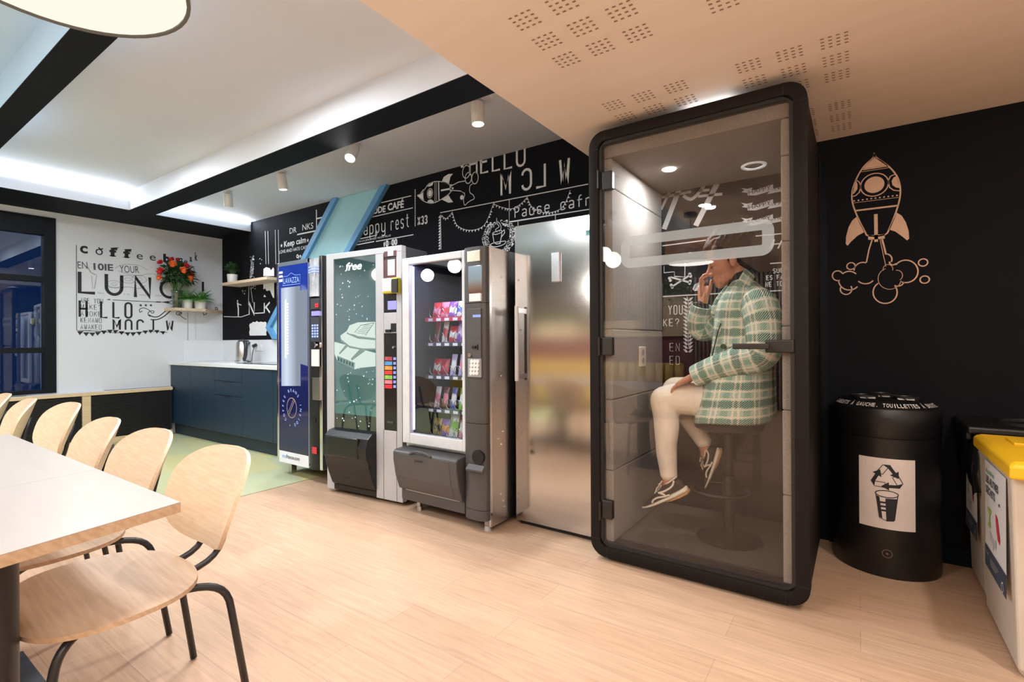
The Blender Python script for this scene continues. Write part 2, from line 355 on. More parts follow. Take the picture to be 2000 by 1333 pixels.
# walls
WY0, WY1, WZ0, WZ1 = -1.7, 1.72, .648, 2.635
wl = struct(MB().box(AX-.14, WY1, 0, AX, BY, 2.95).box(AX-.14, BACKY, 0, AX, WY0, 2.95).box(AX-.14, WY0, WZ1, AX, WY1, 2.95).box(AX-.14, WY0, 0, AX, WY1, WZ0).build('wall_left', m_white))
wb = struct(MB().box(AX-.14, BY, 0, RX, BY+.14, 2.95).build('wall_back', m_black))
m_warmwall = mat('dark_panelling', (.05, .04, .036), .55, var=.15, scale=5)
ribs = MB().box(AX, BACKY-.14, 0, RX, BACKY, 2.95)
struct(ribs.build('wall_front', m_warmwall)); sl = MB()
for i in range(150): sl.box(AX+.1+i*.07, BACKY, 0, AX+.135+i*.07, BACKY+.03, 2.4)
sl.build('wood_slat_cladding', mat('slat_brown', (.34, .24, .17), .5, var=.2, scale=6), bpy.data.objects['wall_front'])
struct(MB().box(RX, BACKY, 0, RX+.14, BY, 2.95).build('wall_right', m_white))
# ceiling: high white coffers between black-bottomed beams, low birch soffit over the right half
ZB, ZC1, ZC2, SX, SZ = 2.71, 2.92, 2.835, -1.43, 2.4
struct(MB().box(AX, .915, ZC1, SX+.2, 2.17, ZC1+.1).box(AX, 2.42, ZC2, SX+.2, BY, ZC1+.1).build('ceiling', m_ceil))
struct(MB().box(AX, BACKY, ZC1, SX+.2, .76, ZC1+.1).build('ceiling_coffer_blue', m_coffer))
so = struct(MB().box(SX, BACKY, SZ, RX, BY, ZC1).build('ceiling_soffit', m_soffit))
pf = Flat((0, 0, SZ), (1, 0, 0), (0, -1, 0), .0012)
for gx in (-1.015, -.388):
    for gy in (3.05, 2.38, 1.56, .73, -.1):
        for i in range(3):
            for j in range(3):
                cx, cy = gx+i*.157, gy+j*.160
                if cy > 3.5: continue
                for a in range(4):
                    for c in range(4):
                        x, y = cx-.040+a*.0267, cy-.040+c*.0267
                        pf.poly([(x-.0065, -y-.0042), (x+.0065, -y-.0042), (x+.0065, -y+.0042), (x-.0065, -y+.0042)])
pf.build('perforations', mat('slot_shadow_brown', (.30, .20, .13), .8), so)
def beam(name, x0, y0, x1, y1, side):
    o = struct(MB().box(x0, y0, ZB, x1, y1, ZC1+.05).build(name, side))
    MB().box(x0, y0, ZB-.006, x1, y1, ZB).build('black_underside', m_beam, o)
beam('trim_1', -6.745, 2.17, SX+.1, 2.42, m_white)
beam('trim_2', -6.745, .76, SX+.1, .915, m_coffer)
beam('trim_3', AX, BACKY, -6.745, BY, m_white)
# cove lights at the top of the beam along the far wall
m_led = emis('led_cool', (.80, .90, 1), 4.5)
for i, (y0, y1, z0, z1, lb) in enumerate(((.917, 2.168, 2.832, 2.905, 'long bright cool white cove light along the far beam, left of the black cross beam'),
                                     (2.425, 3.53, 2.808, 2.833, 'slim cool white cove light along the far beam above the kitchen'))):
    o = MB().box(-6.744, y0, z0, -6.725, y1, z1).build('cove_light', m_led); tag(o, lb, 'cove light', 'cove lights in the ceiling')
    area('cove_glow', (-6.70, (y0+y1)/2, z0), .05, 4 if i == 0 else 10, COOL, (0, math.radians(-80), 0), sy=y1-y0-.05)
# window of the far wall
win = struct(MB().box(AX-.09, WY0, WZ0, AX-.06, WY0+.02, WZ0+.02).build('window_1', m_frameblk))
fr = MB()
fr.box(AX-.1, WY1-.10, WZ0, AX+.015, WY1, WZ1).box(AX-.1, WY0, WZ0, AX+.015, WY0+.1, WZ1).box(AX-.1, WY0, WZ1-.20, AX+.012, WY1, WZ1).box(AX-.1, WY0, WZ0, AX+.012, WY1, WZ0+.04)
for v in (544, 685):
    z = W(60, v, x=AX).z; fr.box(AX-.1, WY0, z-.03, AX+.006, WY1, z+.03)
for y in (.35, -.75): fr.box(AX-.1, y-.05, WZ0, AX+.008, y+.05, WZ1)
fr.build('window_frame', m_frameblk, win)
MB().box(AX-.06, WY0+.05, WZ0+.03, AX-.054, WY1-.05, WZ1-.1).build('glass_pane', glass('window_glass', (.55, .75, .95), 3.2), win)
# sill board over the radiator screen
LX = -7.425
sill = struct(MB().box(AX, -1.7, .595, LX+.012, 2.855, .632).build('trim_4', m_edge)); sill.name = 'trim_4'
MB().box(AX, -1.7, .632, LX-.012, 2.855, .637).build('sill_top', m_white, sill)
vents = MB().box(AX+.015, 2.15, .637, LX-.03, 2.84, .6395).box(AX+.015, .4, .637, LX-.03, 1.46, .6395); vents.build('sill_grille', m_blackmetal, sill)
rad = MB()
for y0, y1 in ((-1.7, 1.925), (2.005, 2.855)):
    k = 0
    while .09+k*.0155 < .585: rad.box(LX-.02, y0, .09+k*.0155, LX-.004, y1, .099+k*.0155); k += 1
    rad.box(LX-.06, y0, .07, LX-.05, y1, .595)
r_ = tag(rad.build('radiator_screen', m_blackmetal), 'black horizontal slat radiator screen under the wooden window sill', 'radiator screen')
MB().box(LX-.05, 1.925, 0, LX+.003, 2.005, .595).build('post', m_edge, r_)
MB().box(LX-.05, -1.7, .005, LX+.002, 2.855, .07).build('kickboard', m_edge, r_)
struct(MB().box(AX, 3.52, 0, -4.5, BY, .10).box(-.15, 3.525, 0, RX, BY, .09).build('baseboard_back', m_beam))
# kitchen splashback
m_gloss = mat('splashback_white', (.74, .77, .80), .12, var=.02, scale=2)
sp = struct(MB().box(AX, 3.03, .96, AX+.006, BY, 1.245).box(AX, BY-.008, .96, -4.4, BY, 1.245).build('trim_5', m_gloss))
o = MB(); 
sk_ = W(506, 680, y=BY-.01)
for x in (sk_.x-.045, sk_.x+.045): o.box(x-.042, BY-.02, sk_.z-.04, x+.042, BY-.008, sk_.z+.04)
o.build('wall_socket', mat('socket_white', (.8, .8, .8), .35), sp, bevel=.006)
# slanted blue band on the back wall: pale blue board with deeper blue edges
bl = Flat((0, BY, 0), (1, 0, 0), (0, 0, 1), 0)
P = [(-4.905, 2.832), (-3.985, 2.832), (-5.37, 1.403), (-5.225, 1.25), (-6.145, 1.25), (-6.3, 1.403)]
m_pale = mat('pale_blue_board', (.33, .62, .70), .5, var=.03, scale=4); m_deep = mat('edge_blue', (.11, .32, .60), .5, var=.03, scale=4)
b_ = MB().prism([(x, BY-.012, z) for x, z in P], (0, .012, 0)).build('wall_band', m_pale); tag(b_, 'slanted pale blue band with deeper blue edges rising behind the vending machines', 'wall panel')
def bandedge(pts, dx):
    q = MB()
    for (x0, z0), (x1, z1) in zip(pts, pts[1:]):
        q.prism([(x0, BY-.05, z0), (x0+dx, BY-.05, z0), (x1+dx, BY-.05, z1), (x1, BY-.05, z1)], (0, .05, 0))
    q.build('blue_edge', m_deep, b_)
bandedge([P[0], P[5], P[4]], .10); bandedge([P[1], P[2], P[3]], -.10)
# ================================================================ TABLES AND CHAIRS
m_oak_shaded = wood('oak_veneer_shaded', (.46, .305, .185), (.59, .42, .28), axis=(1.0, 13, 13), scale=4, rough=.42)  # seat oak darkened, the table's shade worked into its colour
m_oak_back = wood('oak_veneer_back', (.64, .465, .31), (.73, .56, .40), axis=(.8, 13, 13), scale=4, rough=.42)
m_top = wood('pale_table_laminate', (.385, .345, .315), (.415, .37, .34), axis=(1, 7, 7), scale=2, rough=.35)
m_plate = mat('dark_steel_plate', (.02, .03, .05), .45, var=.1, scale=8)
def table(poly, label, cx, cy, plate):
    t = thing('dining_table', (cx, cy, 0), label, 'table', 'pale tables pushed end to end')
    top = MB().prism([(x, y, .748) for x, y in poly], (0, 0, .002)).build('tabletop', m_top, t)
    MB().prism([(x, y, .721) for x, y in poly], (0, 0, .027)).build('edge_band', m_oak_shaded, top)
    MB().cyl((cx, cy, .008), (cx, cy, .720), .06, 28).build('column', m_blackmetal, t, smooth=2)
    MB().cyl((cx, cy, .706), (cx, cy, .7205), .17, 28).build('mounting_plate', m_blackmetal, t, smooth=2)
    MB().box(plate[0], plate[1], 0, plate[2], plate[3], .008).build('base_plate', m_plate, t, bevel=.003)
table([(-1.585, .629), (-2.246, .626), (-2.10, -.30), (-1.40, -.30)], 'pale wood table nearest the camera, its free end towards the machines', -1.765, .27, (-2.68, .0, -1.5, .512))
table([(-2.2475, .626), (-3.517, .622), (-3.38, -.30), (-2.1015, -.30)], 'second pale wood table, beyond the seam, farther from the camera', -2.95, .15, (-3.35, -.12, -2.72, .42))
def make_chair():
    t = thing('dining_chair', (0, 0, 0), '', 'chair', 'wooden chairs in a row along the tables')
    def se(hw, hd, n, k=44):
        out = []
        for i in range(k):
            a = 2*PI*i/k; c, s = math.cos(a), math.sin(a)
            out.append((hw*abs(c)**(2/n)*(1 if c >= 0 else -1), hd*abs(s)**(2/n)*(1 if s >= 0 else -1)))
        return out
    mb = MB(); rs = []
    for q in (.02, .35, .7, .92, 1):
        rs.append([(x*q*(1-.05*y/.21), y*q+(.012 if y > 0 else 0)*q, .452+.010*q**2-.018*max(0, -y*q/.21)**3) for x, y in se(.278, .212, 2.5)])
    mb.rings(rs, cap=False); mb.f.append(tuple(range(44)))
    mb.build('seat', m_oak_shaded, t, smooth=2, solid=.013)
    mb = MB(); rs = []
    for q in (.02, .3, .55, .75, .9, 1):
        rs.append([(x*q*(1+.08*z/.17), .345+.10*(z*q)/.17*.55-.085*(x*q/.25)**2, .66+z*q) for x, z in se(.243, .163, 2.6)])
    mb.rings(rs, cap=False); mb.f.append(tuple(range(44)))
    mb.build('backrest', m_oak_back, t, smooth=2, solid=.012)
    for s in (-1, 1):
        MB().tube(bez((s*.13, .06, .434), (s*.17, .20, .436), (s*.185, .275, .437), (s*.19, .285, .33), 10)+[(s*.20, .335, .006)], .0115).build('leg', m_blackmetal, t, smooth=True)
        MB().tube(bez((s*.12, -.03, .434), (s*.185, -.10, .436), (s*.20, -.15, .437), (s*.203, -.16, .35), 10)+[(s*.212, -.215, .009)], .0115).build('leg', m_blackmetal, t, smooth=True)
        MB().tube(bez((s*.062, .02, .437), (s*.062, .29, .437), (s*.062, .310, .45), (s*.062, .333, .58), 10)+[(s*.062, .363, .70)], .0105).build('back_support', m_blackmetal, t, smooth=True)
    MB().box(-.15, -.06, .428, .15, -.03, .440).box(-.15, .05, .428, .15, .08, .440).build('seat_frame', m_blackmetal, t)
    return t
ch0 = make_chair()
CH = [(-1.885, .535, 0, 'wooden chair nearest the camera, half out from the free table end, whole seat visible'),
      (-2.53, .545, 1, 'second wooden chair from the camera, seat under the near table'),
      (-3.14, .55, -2, 'third wooden chair from the camera, tucked against the second table'),
      (-4.09, .64, 3, 'fourth wooden chair from the camera, first one past the far table end'),
      (-4.69, .56, -4, 'fifth wooden chair from the camera, before the radiator screen'),
      (-5.32, .55, 0, 'farthest wooden chair of the row, cut by the left picture edge')]
for i, (x, y, a, lb) in enumerate(CH):
    c = ch0 if i == 0 else copy_tree(ch0)
    c.location = (x, y, .005 if x < -4 else 0); c.rotation_euler.z = math.radians(a); c['label'] = lb
# ================================================================ LAMPS
m_cream = emis('diffuser_cream', (1, .95, .80), 1.02)
m_rim = mat('lamp_rim', (.10, .09, .08), .4)
m_rattan = mat('woven_rattan', (.62, .36, .17), .6, var=.45, scale=60, stretch=(1, 1, 5))
n, l = nt(m_rattan); q = n.new('ShaderNodeBsdfTranslucent'); q.inputs[0].default_value = (.80, .42, .18, 1); mq = n.new('ShaderNodeMixShader'); mq.inputs[0].default_value = .5
l.new(n['Principled BSDF'].outputs[0], mq.inputs[1]); l.new(q.outputs[0], mq.inputs[2]); l.new(mq.outputs[0], n['Material Output'].inputs[0])
PX, PY = -1.29, .29
t = thing('pendant_lamp', (PX, PY, 2.4), 'large round pendant lamp with glowing cream underside at the top left corner', 'lamp')
MB().cyl((PX, PY, 2.365), (PX, PY, 2.4), .06, 24).build('canopy', m_blackmetal, t, smooth=2)
MB().cyl((PX, PY, 2.1), (PX, PY, 2.37), .004, 8).build('cord', m_blackmetal, t)
MB().lathe([(.225, 1.99), (.23, 2.0), (.23, 2.16), (.225, 2.17), (.221, 2.16), (.221, 2.0), (.225, 1.99)], (PX, PY, 0), 40).build('lamp_shade', m_rattan, t, smooth=2)
MB().lathe([(.001, 1.937), (.12, 1.936), (.2215, 1.94), (.2215, 1.945), (.001, 1.948)], (PX, PY, 0), 48).build('diffuser', m_cream, t, smooth=2)
MB().lathe([(.2215, 1.936), (.229, 1.936), (.229, 1.952), (.2215, 1.952), (.2215, 1.936)], (PX, PY, 0), 48).build('rim', m_rim, t, smooth=2)
MB().sphere((PX, PY, 2.06), .035).build('bulb', emis('bulb_warm', (1, .85, .66), 420), t, smooth=True)
for a in range(3): 
    q = 2*PI*a/3+.4; MB().tube([(PX+.226*math.cos(q), PY+.226*math.sin(q), 1.945), (PX+.226*math.cos(q), PY+.226*math.sin(q), 2.0)], .003, 6).build('strut', m_rim, t)
area('pendant_glow', (PX, PY, 1.93), .4, 6, WARM)
# white ceiling spots beyond the cross beam
m_lampwhite = mat('lamp_white', (.78, .78, .77), .4)
m_spot = emis('spot_lens', (1, .97, .92), 30)
m_spotoff = emis('spot_lens_dim', (1, .95, .88), 1.2)
def spot(x, y, tilt, az, label, on, h=.14):
    t = thing('ceiling_spot', (x, y, ZC2), label, 'spotlight', 'white cylinder spots beside the cross beam')
    MB().cyl((x, y, ZC2-.012), (x, y, ZC2), .045, 24).build('canopy', m_lampwhite, t, smooth=2)
    top = Vector((x, y, ZC2-.03)); d = Vector((math.sin(tilt)*math.cos(az), math.sin(tilt)*math.sin(az), -math.cos(tilt)))
    MB().cyl((x, y, ZC2-.012), top, .012, 10).build('swivel', m_lampwhite, t)
    MB().tube([top, top+d*h, top+d*(h+.001)], [.044, .044, .040], 26).build('housing', m_lampwhite, t, smooth=2)
    MB().cyl(top+d*(h+.0015), top+d*(h+.003), .037, 22).build('lens', m_spot if on else m_spotoff, t)
    l = area('spot_beam', top+d*(h+.01), .07, 16 if on else 8, NEUT, (0, 0, 0), spread=2.2); l.rotation_euler = d.to_track_quat('-Z', 'Y').to_euler()
spot(-2.10, 2.63, .05, 0, 'straight white spotlight nearest the birch soffit, lit', True)
spot(-3.40, 2.64, .6, -1.1, 'tilted white spotlight second from the soffit, bright oval lens', True)
spot(-4.51, 2.66, .12, 1.2, 'white spotlight third from the soffit, aimed at the wall', False)
spot(-5.53, 2.66, .35, 2.6, 'white spotlight farthest from the soffit, tilted towards the far wall', False)
# ================================================================ KITCHEN
m_navy = mat('navy_front', (.010, .034, .066), .45, var=.05, scale=3)
m_navyd = mat('navy_carcass', (.012, .03, .05), .5)
m_worktop = mat('worktop_white', (.80, .82, .85), .3, var=.02)
m_steel = mat('brushed_steel', (.56, .55, .54), .30, metal=1, var=.05, scale=5, stretch=(2, 2, 60))
m_chrome = mat('chrome', (.75, .75, .76), .12, metal=1, var=.02)
CZ0, CZ1, CFY = .15, .918, 2.872
def cabinet(x0, x1, kind, label):
    t = thing('base_cabinet', ((x0+x1)/2, 3.2, 0), label, 'cabinet', 'navy base cabinets of the kitchen')
    MB().box(x0+.001, CFY+.02, CZ0, x1-.001, BY-.02, CZ1).build('body', m_navyd, t)
    MB().box(x0+.001, CFY+.05, .005, x1-.001, CFY+.08, CZ0).build('plinth', m_navyd, t)
    zs = [(CZ0, CZ1)] if kind == 'door' else [(.759, CZ1), (.593, .759), (CZ0, .593)]
    for z0, z1 in zs:
        d = MB().box(x0+.0025, CFY, z0+.0025, x1-.0025, CFY+.019, z1-.0025).build('door' if kind == 'door' else 'drawer', m_navy, t, bevel=.0015)
        c = (x0+x1)/2
        MB().box(c-.07, CFY-.012, z1-.008, c+.07, CFY, z1-.0035).build('handle', m_blackmetal, d)
cabinet(AX+.01, -6.947, 'door', 'navy cabinet door at the far left end, against the white wall')
cabinet(-6.947, -6.314, 'door', 'second navy cabinet door from the far wall')
cabinet(-6.314, -5.675, 'drawer', 'navy cabinet with three drawers')
cabinet(-5.675, -5.045, 'door', 'navy cabinet door right of the drawers')
cabinet(-5.045, -4.44, 'door', 'navy cabinet door half hidden by the blue coffee machine')
o = MB().box(AX+.002, 2.853, .92, -4.42, BY-.01, .96).build('worktop', m_worktop, None, bevel=.003); tag(o, 'white kitchen worktop over the navy cabinets', 'worktop')
p = W(512, 709, z=.96); o = MB().box(-6.05, 3.0, .9605, -5.25, 3.42, .967).build('induction_hob', mat('black_glass', (.008, .008, .01), .08, var=.02), None, bevel=.002); tag(o, 'flat black hob set on the white worktop behind the coffee machine', 'hob')
# kettle
kx, ky = -6.42, 3.27
t = thing('kettle', (kx, ky, .96), 'brushed steel electric kettle with black handle on the white worktop', 'kettle')
MB().lathe([(.001, .961), (.098, .961), (.10, .975), (.092, .985), (.001, .985)], (kx, ky, 0), 36).build('power_base', m_steel, t, smooth=2)
MB().lathe([(.001, .987), (.085, .987), (.088, 1.0), (.080, 1.21), (.072, 1.222), (.001, 1.224)], (kx, ky, 0), 36).build('body', m_steel, t, smooth=2)
MB().lathe([(.001, 1.224), (.066, 1.224), (.06, 1.236), (.012, 1.24), (.010, 1.252), (.001, 1.254)], (kx, ky, 0), 30).build('lid', m_blackmetal, t, smooth=2)
MB().prism([(kx-.075, ky-.02, 1.20), (kx-.115, ky-.004, 1.225), (kx-.115, ky+.004, 1.225), (kx-.075, ky+.02, 1.20)], (0, 0, -.04)).build('spout', m_steel, t)
MB().tube(bez((kx+.06, ky-.02, 1.215), (kx+.175, ky-.05, 1.24), (kx+.165, ky-.05, 1.02), (kx+.075, ky-.03, 1.005), 14), .022, 12).build('handle', m_blackmetal, t, smooth=True)
pl_ = W(501, 674, y=BY-.02)
MB().tube(bez((kx+.09, ky, .967), (kx+.24, ky+.02, .963), (pl_.x-.02, BY-.10, .98), (pl_.x, BY-.05, pl_.z-.03), 14), .005, 8).build('cord', m_blackmetal, t, smooth=True)
MB().cyl((pl_.x, BY-.07, pl_.z-.02), (pl_.x, BY-.022, pl_.z), .022, 12).build('plug', m_blackmetal, t, smooth=2)
# wall shelves
m_shelf = wood('shelf_oak', (.56, .42, .29), (.68, .54, .39), axis=(1.2, 9, 9), scale=4, rough=.5)
a = W(432, 553, y=3.29); b2 = W(521, 540.5, y=3.29); z = (a.z+b2.z)/2
o = MB().box(a.x, 3.29, z-.035, b2.x, BY-.001, z).build('wall_shelf', m_shelf, None, bevel=.002); tag(o, 'upper wooden shelf on the black wall, above the kettle', 'shelf', 'wooden kitchen shelves'); ZU = z; UX0 = a.x
z = W(343, 601, x=-7.27).z; LZ = z
o = MB().prism([(AX, 2.80, z-.035), (-7.27, 2.83, z-.035), (-7.27, 3.20, z-.035), (-7.50, 3.53, z-.035), (AX, 3.53, z-.035)], (0, 0, .035)).build('wall_shelf', m_shelf, None, bevel=.002); tag(o, 'lower wooden shelf on the white wall, carrying flowers and two ferns', 'shelf', 'wooden kitchen shelves')
# plants
def leafm(name, c, var=.35):
    return mat(name, c, .5, var=var, scale=25)
m_leafd, m_leafm, m_leafl = leafm('leaf_dark', (.03, .085, .03)), leafm('leaf_mid', (.05, .20, .035)), leafm('leaf_bright', (.15, .46, .06))
m_pot = mat('white_ceramic', (.80, .80, .80), .3, var=.02)
m_stem = mat('stem_green', (.07, .16, .04), .6)
def leaf(mb, p, d, L, wd, droop=.3, n=4):
    p = Vector(p); d = Vector(d).normalized(); s = d.cross(Vector((0, 0, 1)))
    s = s.normalized() if s.length > .05 else Vector((1, 0, 0)); o = len(mb.v); q = p.copy()
    for i in range(n+1):
        f = i/n; ww = wd*math.sin(PI*min(1, .12+f*.88))**.8*.5
        mb.v += [q+s*ww+Vector((0, 0, ww*.3)), q, q-s*ww+Vector((0, 0, ww*.3))]
        q = q+(d+Vector((0, 0, -droop*f*1.6)))*(L/n)
    for i in range(n):
        k = o+3*i; mb.f += [(k, k+1, k+4, k+3), (k+1, k+2, k+5, k+4)]
def rdir(rng, zmin=.1, zmax=1):
    a = rng.uniform(0, 2*PI); z = rng.uniform(zmin, zmax); r = math.sqrt(max(0, 1-z*z)); return Vector((r*math.cos(a), r*math.sin(a), z))
def pot_plant(x, y, z, r, h, label, style, seed):
    rng = random.Random(seed); t = thing('potted_plant', (x, y, z), label, 'plant')
    MB().lathe([(.001, 0), (r*.82, 0), (r*.86, .006), (r, h-.01), (r*.98, h), (r*.9, h), (r*.88, h*.8), (.001, h*.8)], (x, y, z), 32).build('pot', m_pot, t, smooth=2)
    MB().lathe([(.001, h*.81), (r*.87, h*.81), (.001, h*.83)], (x, y, z), 20).build('soil', mat('soil', (.03, .02, .015), .9), t)
    mb = MB()
    if style == 'fern':
        for i in range(34):
            d = rdir(rng, .25, .95); L = rng.uniform(.14, .24); q = Vector((x, y, z+h*.82)); dd = d.copy()
            for k in range(9):
                q = q+dd*(L/9); dd = (dd+Vector((0, 0, -.10))).normalized()
                s = dd.cross(Vector((0, 0, 1))).normalized(); ll = .055*math.sin(PI*(k+1.3)/11)
                for sg in (-1, 1): leaf(mb, q, s*sg+dd*.5, ll, ll*.38, .2, 2)
        mb.v = [Vector((max(p.x, AX+.012), p.y, p.z)) if z < 1.9 else p for p in mb.v]; mb.build('fronds', m_leafl, t)
    else:
        for i in range(260):
            d = rdir(rng, -.1, 1); q = Vector((x, y, z+h+.055))+Vector((d.x*.085, d.y*.085, d.z*.10))*rng.uniform(.3, 1)
            leaf(mb, q, d+Vector((rng.uniform(-.5, .5), rng.uniform(-.5, .5), .2)), rng.uniform(.025, .05), .018, .2, 2)
        st = MB()
        for i in range(14):
            d = rdir(rng, .4, 1); st.tube([(x, y, z+h*.8), (x+d.x*.07, y+d.y*.07, z+h+.03+d.z*.08)], .0018, 5)
        st.build('stems', m_stem, t); mb.build('foliage', m_leafd, t)
pot_plant(W(454, 553, y=3.42).x, 3.42, ZU, .066, .125, 'dark leafy herb in a white pot on the upper shelf', 'bush', 3)
pot_plant(-7.41, 3.03, LZ, .065, .125, 'bright green fern in a white pot beside the glass vase', 'fern', 4)
pot_plant(-7.38, 3.18, LZ, .075, .125, 'bright green fern in a wide white pot at the shelf end near the corner', 'fern', 5)
rng = random.Random(11); vx, vy = -7.38, 2.90
t = thing('flower_vase', (vx, vy, LZ), 'glass vase of red and orange flowers on the lower shelf', 'flowers')
MB().lathe([(.001, .004), (.05, .004), (.052, 0), (.058, 0), (.060, .01), (.065, .20), (.075, .235), (.072, .235), (.062, .20), (.055, .015), (.001, .012)], (vx, vy, LZ), 32).build('vase', glass('vase_glass', (.80, .86, .86), 2.2), t, smooth=True)
st = MB(); mb = MB(); C0 = Vector((vx, vy, LZ+.42))
for i in range(24):
    d = rdir(rng, -.1, 1); st.tube([(vx-d.x*.03, vy-d.y*.03, LZ+.02), (vx+d.x*.03, vy+d.y*.03, LZ+.23), tuple(C0+d*.13)], .003, 6)
for i in range(330):
    d = rdir(rng, -.55, 1); q = C0+Vector((d.x*(.17 if d.x > 0 else .05), d.y*.19, d.z*.19))*rng.uniform(.4, 1); d.x = max(d.x, -.1)
    leaf(mb, q, d+Vector((0, 0, .1)), rng.uniform(.05, .095), rng.uniform(.032, .058), .5, 3)
st.build('stems', m_stem, t); mb.build('foliage', m_leafd, t)
m_red, m_or = mat('petal_red', (.55, .02, .02), .5, var=.3, scale=40), mat('petal_orange', (.80, .16, .03), .5, var=.3, scale=40)
for i, (a, e, r) in enumerate(((-.9, .1, .045), (-.2, .55, .045), (-1.4, .75, .034), (.4, .25, .042), (.9, .6, .036), (1.3, .1, .04), (-.4, 1.1, .034), (-1.0, -.25, .036), (.5, 1.2, .026), (.95, -.15, .04))):
    # flowers on the side that faces the room
    d = Vector((math.cos(e)*math.cos(a-.15), math.cos(e)*math.sin(a-.15)*1.1-.25, math.sin(e)*1.15)); c = C0+d*.190; r *= 1.3; fb = MB()
    for k in range(9):
        q = 2*PI*k/9; s1 = d.cross(Vector((0, 0, 1))).normalized(); s2 = s1.cross(d).normalized()
        leaf(fb, c-d*.012, s1*math.cos(q)+s2*math.sin(q)+d*(.7 if k % 2 else 1.5), r*1.25, r*1.1, -.25, 3)
    fb.sphere(c+d*.01, r*.5, 10, 7); fb.build('flower', m_or if i in (1, 3, 7, 9) else m_red, t, smooth=True)
# ================================================================ VENDING MACHINES
class LM(MB):
    """mesh builder in a machine's own axes: x along its front, y into the machine, z up"""
    M = Matrix()
    def build(s, *a, **k):
        s.v = [s.M @ Vector(p) for p in s.v]; return MB.build(s, *a, **k)
def machine_axes(x, y, rz):
    M = Matrix.Translation((x, y, 0)) @ Matrix.Rotation(rz, 4, 'Z'); LM.M = M; inv = M.inverted()
    def px(u, v, d=0):
        """photo pixel -> (x, z) on the plane d behind the machine's front"""
        o = inv @ Vector((0, 0, CAMH)); q = inv.to_3x3() @ (W(u, v, y=1.0)-Vector((0, 0, CAMH))); t = (d-o.y)/q.y; r = o+q*t
        return r.x, r.z
    return px
def face(d=0, lift=.002):
    return Flat(LM.M @ Vector((0, d, 0)), LM.M.to_3x3() @ Vector((1, 0, 0)), (0, 0, 1), lift)
m_mach = mat('machine_black', (.012, .013, .015), .4, var=.08, scale=6, spec=.35)
m_silver = mat('machine_silver', (.50, .51, .54), .42, var=.03, scale=4, metal=.2)
m_greydk = mat('machine_grey', (.082, .079, .080), .40, var=.05, scale=6, metal=.2, spec=.4)
m_labelw = mat('label_white', (.80, .80, .80), .5, var=.02)
m_bluelit = emis('backlit_blue', (.30, .40, 1), 2.2)
m_lav = emis('backlit_lavender', (.50, .45, 1), 1.1)
m_starlit = emis('backlit_white', (.85, .97, 1), 1.8)
def gradient_screen(name, stops, z0, z1, strength, patch=0):
    m = bpy.data.materials.new(name); m.use_nodes = True; n, l = nt(m); b = n['Principled BSDF']
    tc = n.new('ShaderNodeTexCoord'); sp = n.new('ShaderNodeSeparateXYZ'); l.new(tc.outputs['Object'], sp.inputs[0])
    mr = n.new('ShaderNodeMapRange'); mr.inputs[1].default_value = z0; mr.inputs[2].default_value = z1; l.new(sp.outputs[2], mr.inputs[0])
    r = n.new('ShaderNodeValToRGB')
    while len(r.color_ramp.elements) < len(stops): r.color_ramp.elements.new(.5)
    for e, (p, c) in zip(r.color_ramp.elements, stops): e.position = p; e.color = tuple(c)+(1,)
    l.new(mr.outputs[0], r.inputs[0]); l.new(r.outputs[0], b.inputs['Emission Color']); b.inputs['Emission Strength'].default_value = strength
    b.inputs['Base Color'].default_value = (.01, .01, .015, 1); b.inputs['Roughness'].default_value = .06
    return m
# ---------------------------------------------------------------- blue coffee machine
px = machine_axes(-4.385, 2.54, 0)
t = thing('coffee_machine', (-4.0, 2.85, 0), 'tall slim coffee vending machine with a lit deep blue front', 'vending machine')
WM, ZT, Zb = .75, 1.93, .13
LM().box(.008, .03, Zb, WM-.008, .68, ZT-.004).build('body', m_mach, t, bevel=.004)
LM().box(0, -.004, Zb+.01, .03, .035, ZT).build('chrome_edge', m_chrome, t, bevel=.004)
x1 = px(601, 700)[0]
LM().box(.03, 0, Zb+.01, x1+.035, .03, ZT).build('door', m_mach, t, bevel=.003)
LM().box(.03, -.004, ZT-.035, x1+.03, .002, ZT).box(x1+.012, -.004, Zb+.03, x1+.03, .002, ZT).build('door_trim', mat('trim_aluminium', (.22, .26, .32), .35, metal=.6), t)
zs0, zs1 = px(545, 901)[1], px(545, 879)[1]
scr = LM().box(.035, -.003, zs1, x1+.01, .001, ZT-.037).build('lit_panel', gradient_screen('blue_panel', [(0, (.004, .006, .035)), (.35, (.003, .008, .09)), (.75, (.004, .03, .33)), (1, (.006, .05, .42))], zs1, ZT, 1.0), t)
f = face(-.003); cx = .035+(x1-.025)*.52
